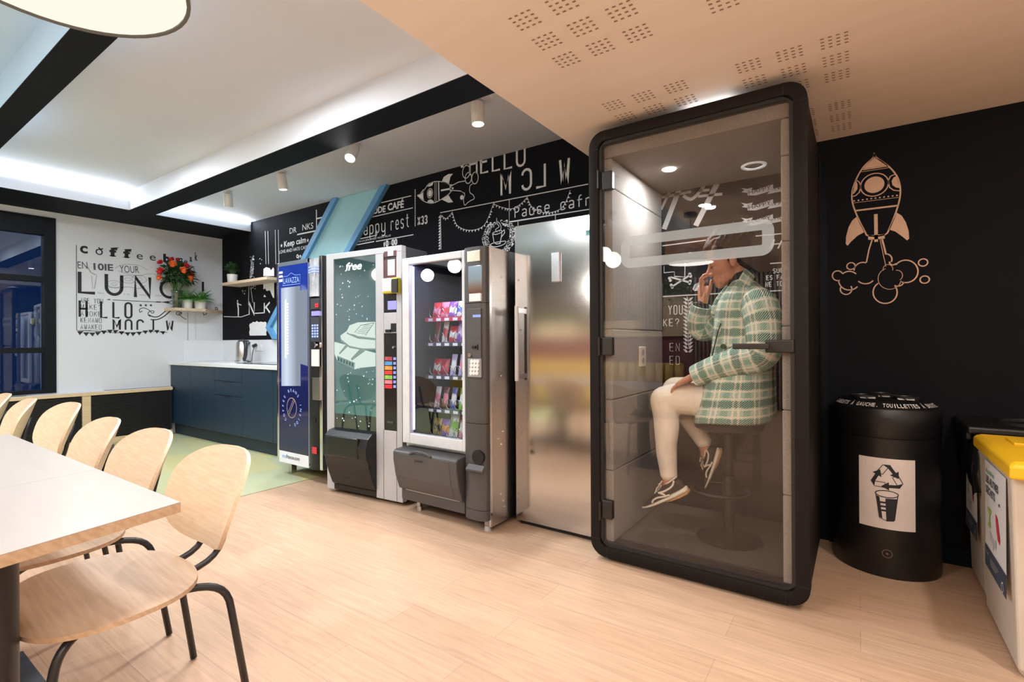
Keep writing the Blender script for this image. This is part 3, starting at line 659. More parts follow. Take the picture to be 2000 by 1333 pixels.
# reflected gleam on the panel, drawn as glowing pale art beside the menu
xa, xb = .075, x1-.10
f.poly([(xa, px(560, 755)[1]), (xb, px(560, 752)[1]), (xb, 1.70), (xa, 1.70)])
f.poly([(xb-.01, 1.02), (x1+.008, 1.0), (x1+.008, 1.66), (xb-.01, 1.66)])
m = emis('pale_blue_gleam', (.50, .57, .70), 1.0); n, l = nt(m); tc = n.new('ShaderNodeTexCoord'); sp = n.new('ShaderNodeSeparateXYZ'); l.new(tc.outputs['Object'], sp.inputs[0])
xg = (LM.M @ Vector((xa+.085, 0, 0))).x; q = n.new('ShaderNodeMath'); q.operation = 'SUBTRACT'; q.inputs[1].default_value = xg; l.new(sp.outputs[0], q.inputs[0]); q2 = n.new('ShaderNodeMath'); q2.operation = 'ABSOLUTE'; l.new(q.outputs[0], q2.inputs[0])
mr = n.new('ShaderNodeMapRange'); mr.inputs[1].default_value = 0; mr.inputs[2].default_value = .16; mr.inputs[3].default_value = 1.35; mr.inputs[4].default_value = .55; l.new(q2.outputs[0], mr.inputs[0]); l.new(mr.outputs[0], n['Emission'].inputs[1])
f.build('gleam_and_menu', m, scr)
f = face(-.0045)
for k in range(9): f.line([(xb, 1.07+k*.066), (x1, 1.065+k*.066)], .004)
f.build('menu_lines', emis('backlit_menu', (.40, .45, .56), .7), scr)
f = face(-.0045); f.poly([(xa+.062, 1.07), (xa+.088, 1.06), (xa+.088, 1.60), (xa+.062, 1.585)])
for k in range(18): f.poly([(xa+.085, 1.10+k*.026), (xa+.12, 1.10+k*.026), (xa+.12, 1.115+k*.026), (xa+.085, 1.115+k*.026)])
f.build('painted_gleam', emis('gleam_glow', (.86, .93, 1), 1.5), scr)  # bright bar of the gleam, painted as emission
f = face(-.0045)
f.text('LAVAZZA', .12, 1.735, .05, .24); f.line([(.105, 1.72), (.375, 1.72), (.375, 1.80), (.30, 1.80), (.24, 1.825), (.18, 1.80), (.105, 1.80)], .003, True)
zc = px(571, 797)[1]; R = .125; cx = (px(571, 797)[0])
for i, ch in enumerate('COFFEE BEANS INSIDE * '):
    a = math.radians(225-i*360/22)
    if ch != ' ': f.text(ch, cx+R*math.cos(a), zc+R*1.15*math.sin(a), .026, center=True, rot=a-PI/2)
f.build('lettering', emis('backlit_letter', (.42, .58, 1), 1.3), scr)
f = face(-.0045); f.line([(cx+.075*math.cos(2*PI*i/30), zc+.088*math.sin(2*PI*i/30)) for i in range(30)], .006, True)
f.line([(cx-.05, zc-.075), (cx+.05, zc+.075)], .006); f.line([(cx-.065, zc-.06), (cx+.035, zc+.088)], .005); f.build('bean_drawing', mat('bean_tan', (.45, .36, .28), .5), scr)
f = face(-.0045)
for k, (z, hh) in enumerate(((1.83, .02), (1.795, .02), (1.755, .025))): f.poly([(.045, z), (.105, z), (.105, z+hh), (.045, z+hh)])
f.build('sticker', m_labelw, scr)
o = LM().box(.033, -.004, zs0, x1+.012, .001, zs1).build('white_strip', mat('strip_white', (.72, .74, .78), .4, em=.12, ec=(.8, .85, 1)), t)
f = face(-.004); f.text('ess', .085, zs0+.045, .034, .062, bold=.01); f.build('blue_lettering', mat('web_blue', (.25, .45, .80), .5), o)
f = face(-.004); f.text('france.com', .150, zs0+.045, .034, .205, bold=.01); f.build('black_lettering', m_ink, o)
# right hand column
ca, cb = px(606, 700)[0], px(624.5, 700)[0]
col = LM()
col.rings([[(ca+(cb-ca)*(.5-.5*math.cos(PI*i/10)), .0-.022*math.sin(PI*i/10), z) for i in range(11)]+[(cb, .04, z), (ca, .04, z)] for z in (Zb-.005, px(612, 583)[1])])
col.build('column', m_mach, t, smooth=2)
LM().box(px(626, 700)[0], -.012, Zb, px(631.5, 700)[0], .035, ZT+.005).build('chrome_edge', m_chrome, t, bevel=.004)
zt0, zt1 = px(614, 580)[1], px(614, 506)[1]
cc = (ca+cb)/2; rr = (cb-ca)/2
q = LM().rings([[(cc+rr*math.cos(PI+PI*i/12), .004+rr*.45*math.sin(PI+PI*i/12)+.0, z) for i in range(13)]+[(cb, .03, z), (ca, .03, z)] for z in (zt0, zt1)]).build('bean_canister', mat('canister_grey', (.40, .43, .48), .12, var=.5, scale=9, coat=.5), t, smooth=2)
rg = LM()
for z in (zt1-.07, zt1-.095, zt1-.115): rg.tube([(cc+(rr+.002)*math.cos(PI+PI*i/12), .002+(rr*.45+.002)*math.sin(PI+PI*i/12), z) for i in range(13)], .004, 6)
rg.build('light_ring', m_bluelit, q)
def plate(name, u0, v0, u1, v1, m, th=.008, d=-.030, parent=None):
    a = px(u0, (v0+v1)/2, d)[0]; b = px(u1, (v0+v1)/2, d)[0]; z0, z1 = px((u0+u1)/2, v1, d)[1], px((u0+u1)/2, v0, d)[1]
    return LM().box(a, d, z0, b, d+th, z1).build(name, m, parent or t, bevel=.001)
m_panel = mat('control_panel', (.06, .065, .08), .3)
plate('control_plate', 607, 584, 623, 604, m_panel, .02); o = plate('red_button', 615, 593, 621, 601, mat('button_red', (.75, .04, .04), .3), .014, -.036)
plate('display', 608, 608, 622, 617, m_lav, .01, -.031)
kp = plate('keypad', 607, 620, 623, 668, m_panel, .02)
kx0, kx1 = px(610.5, 645, -.031)[0], px(620, 645, -.031)[0]
for r_ in range(5):
    z = px(615, 636+r_*5.4, -.031)[1]
    for c_ in range(3):
        x = kx0+(kx1-kx0)*c_/2; LM().box(x-.009, -.033, z-.0075, x+.009, -.029, z+.0075).build('key', m_bluelit, kp)
x, z = px(615, 674, -.03); LM().cyl((x, -.045, z), (x, -.01, z), .024, 16).build('coin_knob', m_chrome, t, smooth=2)
plate('paper_label', 608, 683, 622.5, 716, m_labelw, .01, -.03)
plate('cup_bay', 610, 738, 623, 782, m_steel, .02, -.028)
x, z = px(613, 820, -.02); LM().cyl((x, -.024, z), (x, -.01, z), .03, 20).build('round_hole', mat('hole_black', (.004, .004, .004), .6), t)
plate('red_badge', 609.5, 874, 618, 887, mat('badge_red', (.62, .03, .05), .3), .008, -.027)
for x in (.06, WM-.10): 
    for y in (.07, .6): LM().box(x, y, .006, x+.05, y+.05, Zb).build('leg', m_steel, t)
# ---------------------------------------------------------------- teal drinks machine
px = machine_axes(-3.53, 2.462, math.radians(5.2))
t = thing('drinks_machine', (-3.1, 2.8, 0), 'silver drinks vending machine with a teal starry spaceship front', 'vending machine')
WM = px(785, 700)[0]; ZT = 1.912
LM().box(.006, .05, .035, WM-.004, .30, ZT-.004).build('cabinet', mat('cabinet_slate', (.05, .055, .065), .4), t, bevel=.004)
LM().box(.02, .30, .035, WM-.02, .82, ZT-.02).build('rear_cabinet', m_mach, t)
g0, g1 = px(652, 700)[0], px(734, 700)[0]; zg1 = px(693, 502)[1]; zgk = px(700, 812)[1]; zgb = px(700, 842)[1]
fr = LM().box(0, 0, .03, g0, .05, ZT).box(g0, 0, zg1, WM, .05, ZT).box(g1, 0, .03, px(749.4, 700)[0], .05, zg1).box(px(774.7, 700)[0], 0, .03, WM, .05, zg1).box(px(749.4, 700)[0], 0, .03, px(774.7, 700)[0], .05, px(762, 842)[1])
fr.build('door_frame', m_silver, t, bevel=.003)
gl = LM(); 
for u in (749.4, 774.7): gl.box(px(u, 900)[0]-.0015, -.001, .035, px(u, 900)[0]+.0015, .001, px(762, 842)[1])
gl.build('panel_groove', m_greydk, t)
pan = LM().box(g0, .010, zgk, g1, .03, zg1).build('lit_poster', gradient_screen('teal_panel', [(0, (.055, .17, .15)), (.35, (.035, .125, .12)), (.6, (.030, .105, .115)), (.85, (.05, .125, .12)), (1, (.045, .08, .075))], zgk, zg1, 1.0), t)
LM().box(g0, .012, zgb-.25, g1, .03, zgk).build('black_panel', mat('gloss_black', (.006, .006, .008), .08), t)
f = face(.010); rng = random.Random(5)
for i in range(95):
    s = rng.uniform(g0+.02, g1-.02); z = rng.uniform(zgk-.10, zg1-.02)
    if 1.0 < z < 1.36: continue
    f.disc((s, z), rng.choice((.0028, .0035, .0045, .006)), 8)
f.build('stars', m_starlit, pan)
x, z = px(676, 529, .01); f = face(.009); f.text('free', x, z, .06, px(707, 520, .01)[0]-x, bold=.02, slant=.25); f.build('lettering', emis('backlit_free', (.9, 1, 1), 2.4), pan)
# plain saucer-shaped ship on the poster
m_ship, m_ship2, m_ship3 = emis('poster_mint', (.74, .85, .77), 1.0), emis('poster_mint_shade', (.30, .42, .37), .8), emis('poster_mint_dark', (.10, .19, .17), .8)
def PP(lst): return [(max(g0, min(g1, px(u, v, .01)[0])), px(u, v, .01)[1]) for u, v in lst]
f = face(.009)
f.poly(PP([(651.5, 668), (676, 674), (734, 690), (734, 716), (704, 719), (693, 722), (660, 706), (652, 692)])); f.build('ship_hull', m_ship, pan)
f = face(.008); f.poly(PP([(659, 695), (694, 709), (693, 722), (660, 706)])); f.poly(PP([(676, 674), (681, 676), (664, 693), (663, 690)])); f.poly(PP([(703, 683), (715, 685), (688, 705), (686, 701)])); f.build('ship_shade', m_ship2, pan)
f = face(.0075); f.poly(PP([(665.5, 656)]+[(668, 668), (684, 680), (708, 684), (734, 684), (734, 655), (700, 640), (678, 647)])); f.build('ship_disc', m_ship, pan)
f = face(.0065); f.poly(PP([(678, 652), (700, 662), (734, 665), (734, 661), (700, 657), (680, 648)])); f.poly(PP([(666, 662), (684, 676), (708, 681), (734, 681), (734, 684), (708, 684), (684, 680), (667, 667)])); f.build('ship_rim_shade', m_ship2, pan)
f = face(.0055); f.poly(PP([(678, 648), (684, 636), (700, 630), (734, 629), (734, 658), (700, 655), (683, 652)])); f.build('ship_dome', m_ship, pan)
f = face(.0045)
f.line(PP([(694, 650), (706, 636), (732, 631)]), .004); f.line(PP([(715, 656), (732, 631)]), .004)
for k in range(6):
    f.line(PP([(697+k*3.4, 650-k*2.9), (716+k*2.6, 653-k*3.3)]), .003)
for k in range(6): f.poly(PP([(661+k*5.5, 698+k*2.2), (664+k*5.5, 699+k*2.2), (664+k*5.5, 706+k*2.2), (661+k*5.5, 705+k*2.2)]))
f.build('ship_lines', m_ship3, pan)
LM().box(g0, .004, zgk-.28, g1, .008, zg1).build('front_glass', glass('machine_glass', (.97, 1, 1), 1.15), t)
# selection column
s0, s1 = px(749.4, 700)[0], px(774.7, 700)[0]
cl = LM().box(s0, .008, px(762, 842)[1], s1, .04, zg1).build('selection_panel', mat('panel_black', (.01, .008, .009), .15), t)
def part(name, u0, v0, u1, v1, m, d=.004, th=.02, parent=None, bev=.001):
    a, b = px(u0, (v0+v1)/2, d)[0], px(u1, (v0+v1)/2, d)[0]; z0, z1 = px((u0+u1)/2, v1, d)[1], px((u0+u1)/2, v0, d)[1]
    return LM().box(a, d, z0, b, d+th, z1).build(name, m, parent or cl, bevel=bev)
m_maroon = mat('maroon_panel', (.09, .02, .03), .3); m_paper = mat('paper', (.75, .75, .74), .7)
part('notice', 750, 490.5, 774, 501.5, m_maroon, -.002); part('notice_text', 757, 490, 768, 500, m_paper, -.004, .004)
part('upper_panel', 750, 507, 774.5, 544, m_maroon, .003); part('paper_slip', 757, 507, 771, 538, m_paper, .001, .004)
ch_ = part('payment_terminal', 746, 543, 775, 573, mat('terminal_yellow', (.75, .62, .05), .35), -.045, .05, bev=.008)
part('white_card', 746.5, 544, 762, 569, mat('terminal_white', (.8, .8, .78), .3, em=.5), -.058, .016, ch_, .004); part('reader', 764, 545, 775.5, 572, m_blackmetal, -.056, .012, ch_, .003)
part('screen', 757, 588, 773, 605, m_lav, .003); part('coin_panel', 749.6, 611, 774.6, 651, m_silver, -.001)
part('coin_return', 763, 632, 773.5, 649, m_mach, -.004); part('coin_slot', 752, 644, 761.5, 649.5, m_mach, -.012)
x, z = px(769, 679, .004); LM().cyl((x, -.004, z), (x, .008, z), .009, 12).build('lock', m_chrome, cl)
for k, c in enumerate(((.35, .05, .07), (.08, .25, .5), (.7, .25, .04), (.62, .04, .03), (.2, .42, .06), (.62, .16, .2), (.6, .02, .03))):
    v = 701+k*9.1; part('drink_label', 751.5, v-3.6, 765.5, v+3.6, mat('drink_label_%s' % 'abcdefg'[k], c, .4, var=.35, scale=60, em=.35), .003, .01)
    part('drink_button', 768, v-2.6, 772.3, v+2.6, emis('button_blue', (.45, .5, 1), .9), .002, .01)
part('cup_slot', 756, 824, 768, 827.5, m_greydk, .004)
# dispensing hood
h0, h1 = px(641, 870, -.05)[0], px(735, 870)[0]; zh = px(690, 842)[1]
prof = [(.012, zh+.01), (-.045, zh), (-.085, zh-.035), (-.105, zh-.10), (-.10, zh-.19), (-.085, zh-.20), (-.075, zh-.25), (-.05, zh-.33), (-.015, zh-.42), (.012, zh-.45)]
LM().rings([[(x, y, z) for y, z in prof] for x in (h0, h1)]).build('dispensing_hood', mat('hood_black', (.010, .0105, .012), .28, spec=.4), t, bevel=.006)
LM().box(h0+.045, -.110, zh-.185, h1-.085, -.09, zh-.03).build('hood_flap', mat('flap_black', (.010, .011, .014), .18), t, bevel=.012, seg=3)
LM().box(g0, .0, .035, g1, .045, zh-.44).build('lower_panel', mat('lower_black', (.011, .010, .010), .35, spec=.4), t)
LM().box(g0+.04, -.004, .11, g1-.02, .0, .165).build('lower_trim', mat('trim_dark_gloss', (.05, .055, .065), .15), t, bevel=.003)
for x, y in ((.10, .10), (WM-.12, .10), (.1, .7), (WM-.12, .7)): LM().cyl((x, y, .0), (x, y, .036), .028, 14).build('foot', m_blackmetal, t)
# ---------------------------------------------------------------- snack machine
px = machine_axes(-2.675, 2.49, 0)
t = thing('snack_machine', (-2.3, 2.85, 0), 'grey snack vending machine with a white framed window full of packets', 'vending machine')
WM = .775; ZT = 1.80; zf0 = px(852, 874)[1]; zf1 = ZT-.004
cA = px(911, 700)[0]; g0, g1 = px(801.5, 700)[0], px(904.5, 700)[0]; zg0, zg1 = px(852, 853)[1], px(852, 511)[1]
DB = .62
bd = LM().box(0, .03, .075, .02, DB, ZT).box(WM-.02, .012, .035, WM, .85, ZT).box(.02, DB-.02, .075, WM-.02, DB, ZT).box(.02, .03, ZT-.02, WM-.02, DB, ZT).box(.02, .03, .075, WM-.02, DB, zg0-.06).box(cA-.01, .03, zg0-.06, cA+.01, DB-.02, ZT-.02)
bd.build('cabinet', m_steel, t)
LM().box(WM-.004, .0, .05, WM+.004, .02, ZT+.002).build('chrome_edge', m_chrome, t)
LM().box(.021, .06, zg0-.055, cA-.012, DB-.022, zg0-.05).box(.021, DB-.03, zg0-.05, cA-.012, DB-.022, ZT-.022).box(.021, .05, zg0-.05, .025, DB-.03, ZT-.022).build('lining', mat('lining_navy', (.015, .016, .03), .35), t)
fr = LM().box(.003, -.012, zf0, g0, .03, zf1).box(g1, -.012, zf0, cA-.002, .03, zf1).box(g0, -.012, zg1, g1, .03, zf1).box(g0, -.012, zf0, g1, .03, zg0)
fr.build('window_frame', mat('frame_white', (.64, .67, .70), .38), t, bevel=.006, seg=3)
LM().box(g0, .012, zg0, g1, .018, zg1).build('front_glass', glass('machine_glass', (.97, 1, 1), 1.15), t)
LM().box(g0+.002, .022, zg0+.02, g0+.008, .034, zg1-.01).build('led_strip', emis('led_lavender', (.36, .34, 1), 7), t)
area('snack_top_light', LM.M @ Vector((.28, .12, ZT-.04)), .4, 3.6, (.75, .75, 1), (0, 0, 0), sy=.08)
# shelves, coils and packets
m_coil = mat('coil_steel', (.6, .6, .62), .25, metal=1); m_shelfred = mat('shelf_red', (.45, .03, .07), .35); m_price = mat('price_tag', (.7, .72, .8), .5)
SF = .20; sx0, sx1 = .03, cA-.016
def pillow(name, x, y, z, wd, h, th, m, lean, label, group='snack packets in the vending machine', band=None):
    M0 = Matrix.Translation((x, y, z)) @ Matrix.Rotation(lean, 4, 'X'); nx, nz = 8, 12; mb = LM(); g = []
    for sd in (-1, 1):
        vs = []
        for j in range(nz+1):
            for i in range(nx+1):
                a, b = i/nx, j/nz; k = (math.sin(PI*a)**.5)*(math.sin(PI*min(1, max(0, (b-.06)/.88)))**.4 if .06 < b < .94 else 0)
                vs.append(M0 @ Vector(((a-.5)*wd*(1-.06*math.sin(PI*b)), sd*th/2*k-.0005*sd, b*h)))
        fs = [(j*(nx+1)+i, j*(nx+1)+i+1, (j+1)*(nx+1)+i+1, (j+1)*(nx+1)+i) for j in range(nz) for i in range(nx)]
        mb.add(vs, fs)
    o = mb.build(name, m, None, smooth=True); tag(o, label, 'snack packet', group)
    return o
def packmat(name, c1, c2, z0, h):
    m = bpy.data.materials.new(name); m.use_nodes = True; n, l = nt(m); b = n['Principled BSDF']; tc = n.new('ShaderNodeTexCoord')
    sp = n.new('ShaderNodeSeparateXYZ'); l.new(tc.outputs['Generated'], sp.inputs[0]); t_ = n.new('ShaderNodeTexNoise'); t_.inputs['Scale'].default_value = 3.5; l.new(tc.outputs['Generated'], t_.inputs[0])
    ad = n.new('ShaderNodeMath'); ad.operation = 'MULTIPLY_ADD'; ad.inputs[1].default_value = .5; l.new(t_.outputs[0], ad.inputs[0]); l.new(sp.outputs[2], ad.inputs[2])
    r = n.new('ShaderNodeValToRGB'); r.color_ramp.interpolation = 'CONSTANT'; e = r.color_ramp.elements
    e[0].color = tuple(c1)+(1,); e[0].position = 0; e[1].position = .55; e[1].color = tuple(c2)+(1,); k = e.new(.92); k.color = tuple(c1)+(1,)
    l.new(ad.outputs[0], r.inputs[0]); l.new(r.outputs[0], b.inputs['Base Color']); b.inputs['Roughness'].default_value = .28
    return m
PC = {'red': (.60, .03, .05), 'pink': (.75, .25, .38), 'violet': (.26, .10, .50), 'white': (.78, .78, .82), 'blue': (.06, .12, .48), 'green': (.20, .50, .08), 'lilac': (.55, .48, .80), 'brown': (.16, .05, .03), 'gold': (.50, .32, .10), 'black': (.02, .02, .025), 'crimson': (.38, .02, .06), 'orange': (.75, .28, .05)}
ROWS = [(622, 'top', [('red', 'pink', 1), ('pink', 'red', 1), ('violet', 'white', 1), ('white', 'blue', 1), ('lilac', 'violet', 0)]),
        (671, 'second', [('crimson', 'brown', 0), ('white', 'red', 0), ('red', 'white', 1), ('violet', 'lilac', 2), ('orange', 'red', 0)]),
        (736, 'third', [('red', 'white', 1), ('crimson', 'red', 1), ('lilac', 'white', 0), ('lilac', 'pink', 0), ('blue', 'lilac', 0)]),
        (802, 'fourth', [('white', 'pink', 0), ('brown', 'pink', 0), ('blue', 'white', 0), ('green', 'white', 0), ('crimson', 'gold', 0)]),
        (857, 'bottom', [('gold', 'black', 1), ('violet', 'orange', 1), ('white', 'green', 2), ('pink', 'white', 0), ('blue', 'gold', 1)])]
for v, rn, items in ROWS:
    z = px(872, v, SF)[1]
    sh = LM().box(sx0, SF, z-.006, sx1, DB-.03, z).box(sx0, SF-.008, z-.022, sx1, SF, z+.010).build('shelf', m_shelfred if rn in ('top',) else mat('shelf_dark', (.05, .05, .06), .4), t)
    for k, (c1, c2, big) in enumerate(items):
        x = .085+k*.080; wd, h, th = ((.052, .160, .022), (.078, .125, .035), (.084, .185, .04))[big]
        mb = LM(); R = .037
        for q in range(2): mb.tube([(x+R*math.cos(2*PI*i/20), SF+.012+q*.065+.0008*i, z+R+.004+R*math.sin(2*PI*i/20)) for i in range(20)], .0022, 6, closed=True)
        mb.build('coil', m_coil, sh, smooth=True)
        LM().box(x-.022, SF-.0095, z-.018, x+.022, SF-.008, z+.002).build('price_tag', m_price, sh)
        pillow('snack_packet', x, SF+.05, z+.003, wd, h, th, packmat('wrap_%s_%s' % (c1, c2), PC[c1], PC[c2], z, h), math.radians(-12), '%s and %s snack packet, %s from the left on the %s shelf' % (c1, c2, ('first', 'second', 'third', 'fourth', 'fifth')[k], rn))
# grey column at the right of the window, rounded front
def cprof(z, x0=cA, x1=WM-.006, d=.045):
    n = 12; return [(x0+(x1-x0)*(.5-.5*math.cos(PI*i/n)), .0-d*math.sin(PI*i/n)**.7, z) for i in range(n+1)]+[(x1, .03, z), (x0, .03, z)]
zc0, zc1 = px(930, 1012)[1], ZT+.002
zs = [zc0-.0, px(930, 997, -.04)[1], px(930, 828, -.04)[1], px(930, 592, -.04)[1], zc1]
for a, b in zip(zs, zs[1:]): LM().rings([cprof(a+.0015), cprof(b-.0015)]).build('column_section', m_greydk, t, smooth=2)
D_ = -.048
part2 = lambda name, u0, v0, u1, v1, m, d=D_, th=.02, parent=t, bev=.002: part(name, u0, v0, u1, v1, m, d, th, parent, bev)
part2('top_plate', 912, 490, 937, 511, mat('plate_champagne', (.62, .58, .46), .25, metal=.6))
o = part2('picture', 914, 519, 938.5, 573, gradient_screen('snack_picture', [(0, (.25, .08, .04)), (.25, (.35, .25, .16)), (.5, (.42, .48, .50)), (1, (.45, .60, .68))], px(926, 573, D_)[1], px(926, 519, D_)[1], .75), bev=.004)
part2('payment_notice', 916, 573.5, 938.5, 589, m_labelw); part2('dark_rebate', 911.5, 518, 916, 589, m_mach, -.035)
part2('keypad_recess', 912, 603, 939, 740, mat('recess_grey', (.10, .097, .098), .36, metal=.3), -.047); part2('display', 923, 615, 938, 620, emis('display_blue', (.35, .45, 1), 1.2), -.050)
part2('coin_slot', 931, 673, 933, 684, m_mach, -.052); part2('coin_lever', 921, 676, 928, 681, m_mach, -.058, .014)
x, z = px(918, 694, -.05); LM().cyl((x, -.058, z), (x, -.04, z), .013, 16).build('lock', m_chrome, t, smooth=2)
kp = part2('keypad', 913.5, 701, 939, 737, mat('keypad_plate', (.42, .45, .50), .3, metal=.5), -.054, .012)
for r_ in range(4):
    for c_ in range(3):
        x, z = px(922+c_*5.8-r_*.5, 706.5+r_*7.6, -.056); LM().cyl((x, -.062, z), (x, -.052, z), .0125, 14).build('key', mat('key_white', (.78, .78, .76), .35), kp, smooth=2)
zr = px(930, 893, -.045)[1]; x = px(934, 893, -.045)[0]
LM().cyl((x, -.052, zr), (x, -.03, zr), .045, 24).build('coin_return', mat('hole_black', (.004, .004, .004), .6), t)
LM().prism([(x-.075, -.05, zr-.045), (x+.055, -.05, zr-.045), (x+.055, -.075, zr-.075), (x-.08, -.075, zr-.075)], (0, 0, -.012)).build('coin_lip', m_greydk, t, bevel=.003)
# hopper flap below the window
zh1 = px(848, 884)[1]; zh0 = px(848, 988)[1]
prof = [(.02, zh1+.012), (-.085, zh1+.004), (-.10, zh1-.012), (-.098, zh1-.07), (-.078, zh1-.18), (-.045, zh1-.275), (-.02, zh1-.285), (-.02, zh0), (.02, zh0)]
LM().rings([[(q, y, z) for y, z in prof] for q in (.0, cA-.004)]).build('hopper', m_greydk, t, bevel=.006)
prof2 = [(-.1015, zh1-.016), (-.1005, zh1-.07), (-.0808, zh1-.18), (-.052, zh1-.262), (-.044, zh1-.262), (-.07, zh1-.18), (-.092, zh1-.07), (-.094, zh1-.016)]
hf = LM().rings([[(q, y, z) for y, z in prof2] for q in (.05, cA-.065)]).build('hopper_door', mat('door_grey', (.088, .083, .082), .38, metal=.2, spec=.4), t, bevel=.003)
LM().tube(bez((.17, -.10, zh1-.008), (.2, -.105, zh1+.022), (.33, -.105, zh1+.022), (.36, -.10, zh1-.008), 12), .008, 8).build('finger_grip', m_greydk, t, smooth=True)
LM().box(.05, -.030, zh0+.075, cA-.04, -.018, zh0+.095).build('lower_trim', m_silver, t, bevel=.003)
f = Flat(LM.M @ Vector((0, -.1015, 0)), (1, 0, 0), (0, 0, 1), .0015); f.text('push', .215, zh1-.055, .02, .075); f.build('lettering', m_mach, hf)
for x, y in ((.09, .06), (.09, .55), (WM-.05, .03), (WM-.06, .7)):
    LM().box(x-.018, y, .03, x+.012, y+.02, .10).cyl((x, y+.01, 0), (x, y+.01, .03), .024, 12, .02).build('foot', m_steel if x < .5 else m_silver, t)
sc = MB(); X = LM.M @ Vector((WM, 0, 0))
for y, z in ((2.62, 1.62), (2.60, 1.28), (2.62, .98), (2.63, .62), (2.58, .58), (2.61, .54), (2.60, .22), (2.63, .17), (2.64, .13)): sc.cyl((X.x, y, z), (X.x+.004, y, z), .007, 10)
sc.build('screw_heads', m_chrome, t)
# ---------------------------------------------------------------- steel fridge
def brushed(name, c, r):
    m = bpy.data.materials.new(name); m.use_nodes = True; n, l = nt(m); b = n['Principled BSDF']; b.inputs['Metallic'].default_value = 1
    b.inputs['Base Color'].default_value = tuple(c)+(1,); tc = n.new('ShaderNodeTexCoord'); mp = n.new('ShaderNodeMapping'); mp.inputs['Scale'].default_value = (3, 3, 260); l.new(tc.outputs['Object'], mp.inputs[0])
    t_ = n.new('ShaderNodeTexNoise'); t_.inputs['Scale'].default_value = 3; t_.inputs['Detail'].default_value = 3; l.new(mp.outputs[0], t_.inputs[0])
    mr = n.new('ShaderNodeMapRange'); mr.inputs[3].default_value = r*.8; mr.inputs[4].default_value = r*1.25; l.new(t_.outputs[0], mr.inputs[0]); l.new(mr.outputs[0], b.inputs['Roughness'])
    t3 = n.new('ShaderNodeTexNoise'); t3.inputs['Scale'].default_value = 1.7; l.new(tc.outputs['Object'], t3.inputs[0])
    ad = n.new('ShaderNodeMath'); ad.operation = 'MULTIPLY_ADD'; ad.inputs[1].default_value = .12; l.new(t_.outputs[0], ad.inputs[0]); l.new(t3.outputs[0], ad.inputs[2])
    bp = n.new('ShaderNodeBump'); bp.inputs['Strength'].default_value = .010; bp.inputs['Distance'].default_value = .01; l.new(ad.outputs[0], bp.inputs['Height']); l.new(bp.outputs[0], b.inputs['Normal'])
    return m
m_fridge = brushed('fridge_steel', (.52, .505, .495), .125)
FX0, FX1, FY = -1.862, -1.245, 2.72
t = thing('fridge', ((FX0+FX1)/2, 3.0, 0), 'tall brushed stainless steel fridge between snack machine and phone booth', 'fridge')
MB().box(FX0+.004, FY+.055, .05, FX1-.004, 3.42, 1.955).build('body', mat('fridge_side', (.10, .10, .105), .4), t)
MB().box(FX0, FY, .03, FX1, FY+.05, 1.962).build('door', m_fridge, t, bevel=.004, seg=3)
hx = W(1009.5, 670, y=2.665).x; z0, z1 = W(1009.5, 745, y=2.665).z, W(1009.5, 598, y=2.665).z
h = MB().box(hx-.012, 2.655, z0, hx+.012, 2.672, z1).build('handle', mat('handle_satin', (.74, .73, .72), .35, metal=.3), t, bevel=.003)
for z in (z0+.03, z1-.03): MB().box(hx-.01, 2.672, z-.016, hx+.01, FY, z+.016).build('handle_post', m_chrome, h)
MB().box(FX0+.02, FY+.03, 0, FX1-.02, 3.36, .045).build('plinth', m_mach, t)
a, b2 = W(1079.5, 552, y=FY), W(1094.5, 493, y=FY); 
tag(MB().box(a.x, FY-.018, a.z, b2.x, FY-.001, b2.z).build('magnetic_holder', mat('holder_steel', (.5, .5, .52), .25, metal=1), None, bevel=.003), 'narrow upright holder stuck high on the steel fridge door', 'holder')
a = W(1148, 455, y=FY); tag(MB().box(a.x-.012, FY-.003, a.z-.015, a.x+.012, FY-.0005, a.z+.015).build('fridge_magnet', mat('magnet_colours', (.15, .45, .5), .4, var=.9, scale=60), None), 'tiny colourful magnet at the top right of the fridge door', 'magnet')
# ================================================================ BINS
m_binblk = mat('bin_black', (.007, .007, .008), .36, var=.08, scale=6, bump=.05)
BX, BYC, BR = .112, 3.372, .236
m_decal = mat('decal_cream', (.74, .66, .62), .5, var=.02)
m_decalw = mat('decal_white', (.72, .70, .68), .5, var=.02)
t = thing('cup_recycling_bin', (BX, BYC, 0), 'black half round cup recycling bin with a cream recycling label', 'bin')
def dsh(r, z, back=3.512): 
    n = 36; return [(BX+r*math.cos(PI+PI*i/n), BYC+r*math.sin(PI+PI*i/n), z) for i in range(n+1)]+[(BX+r, back, z), (BX-r, back, z)]
MB().rings([dsh(BR*.985, .0), dsh(BR, .015), dsh(BR, .70)]).build('body', m_binblk, t, smooth=2)
MB().rings([dsh(BR*.985, .70), dsh(BR*1.012, .712), dsh(BR*1.012, .835), dsh(BR*.99, .848)]).build('lid', m_binblk, t, smooth=2)
lid2 = MB(); lid2.rings([dsh(BR*.985, .848, 3.505), dsh(BR*.80, .884, 3.47), dsh(BR*.55, .894, 3.44)])
dome = lid2.build('lid_dome', m_binblk, t, smooth=2)
for x, y, r in ((BX-.09, 3.30, .055), (BX+.09, 3.30, .05), (BX, 3.43, .06)):
    MB().lathe([(r, .884), (r+.008, .9), (r+.008, .906), (r, .906), (r-.006, .89)], (x, y, 0), 26).build('opening_ring', m_blackmetal, dome, smooth=2)
    MB().cyl((x, y, .884), (x, y, .902), r-.005, 24).build('opening', mat('hole_black', (.004, .004, .004), .6), dome)
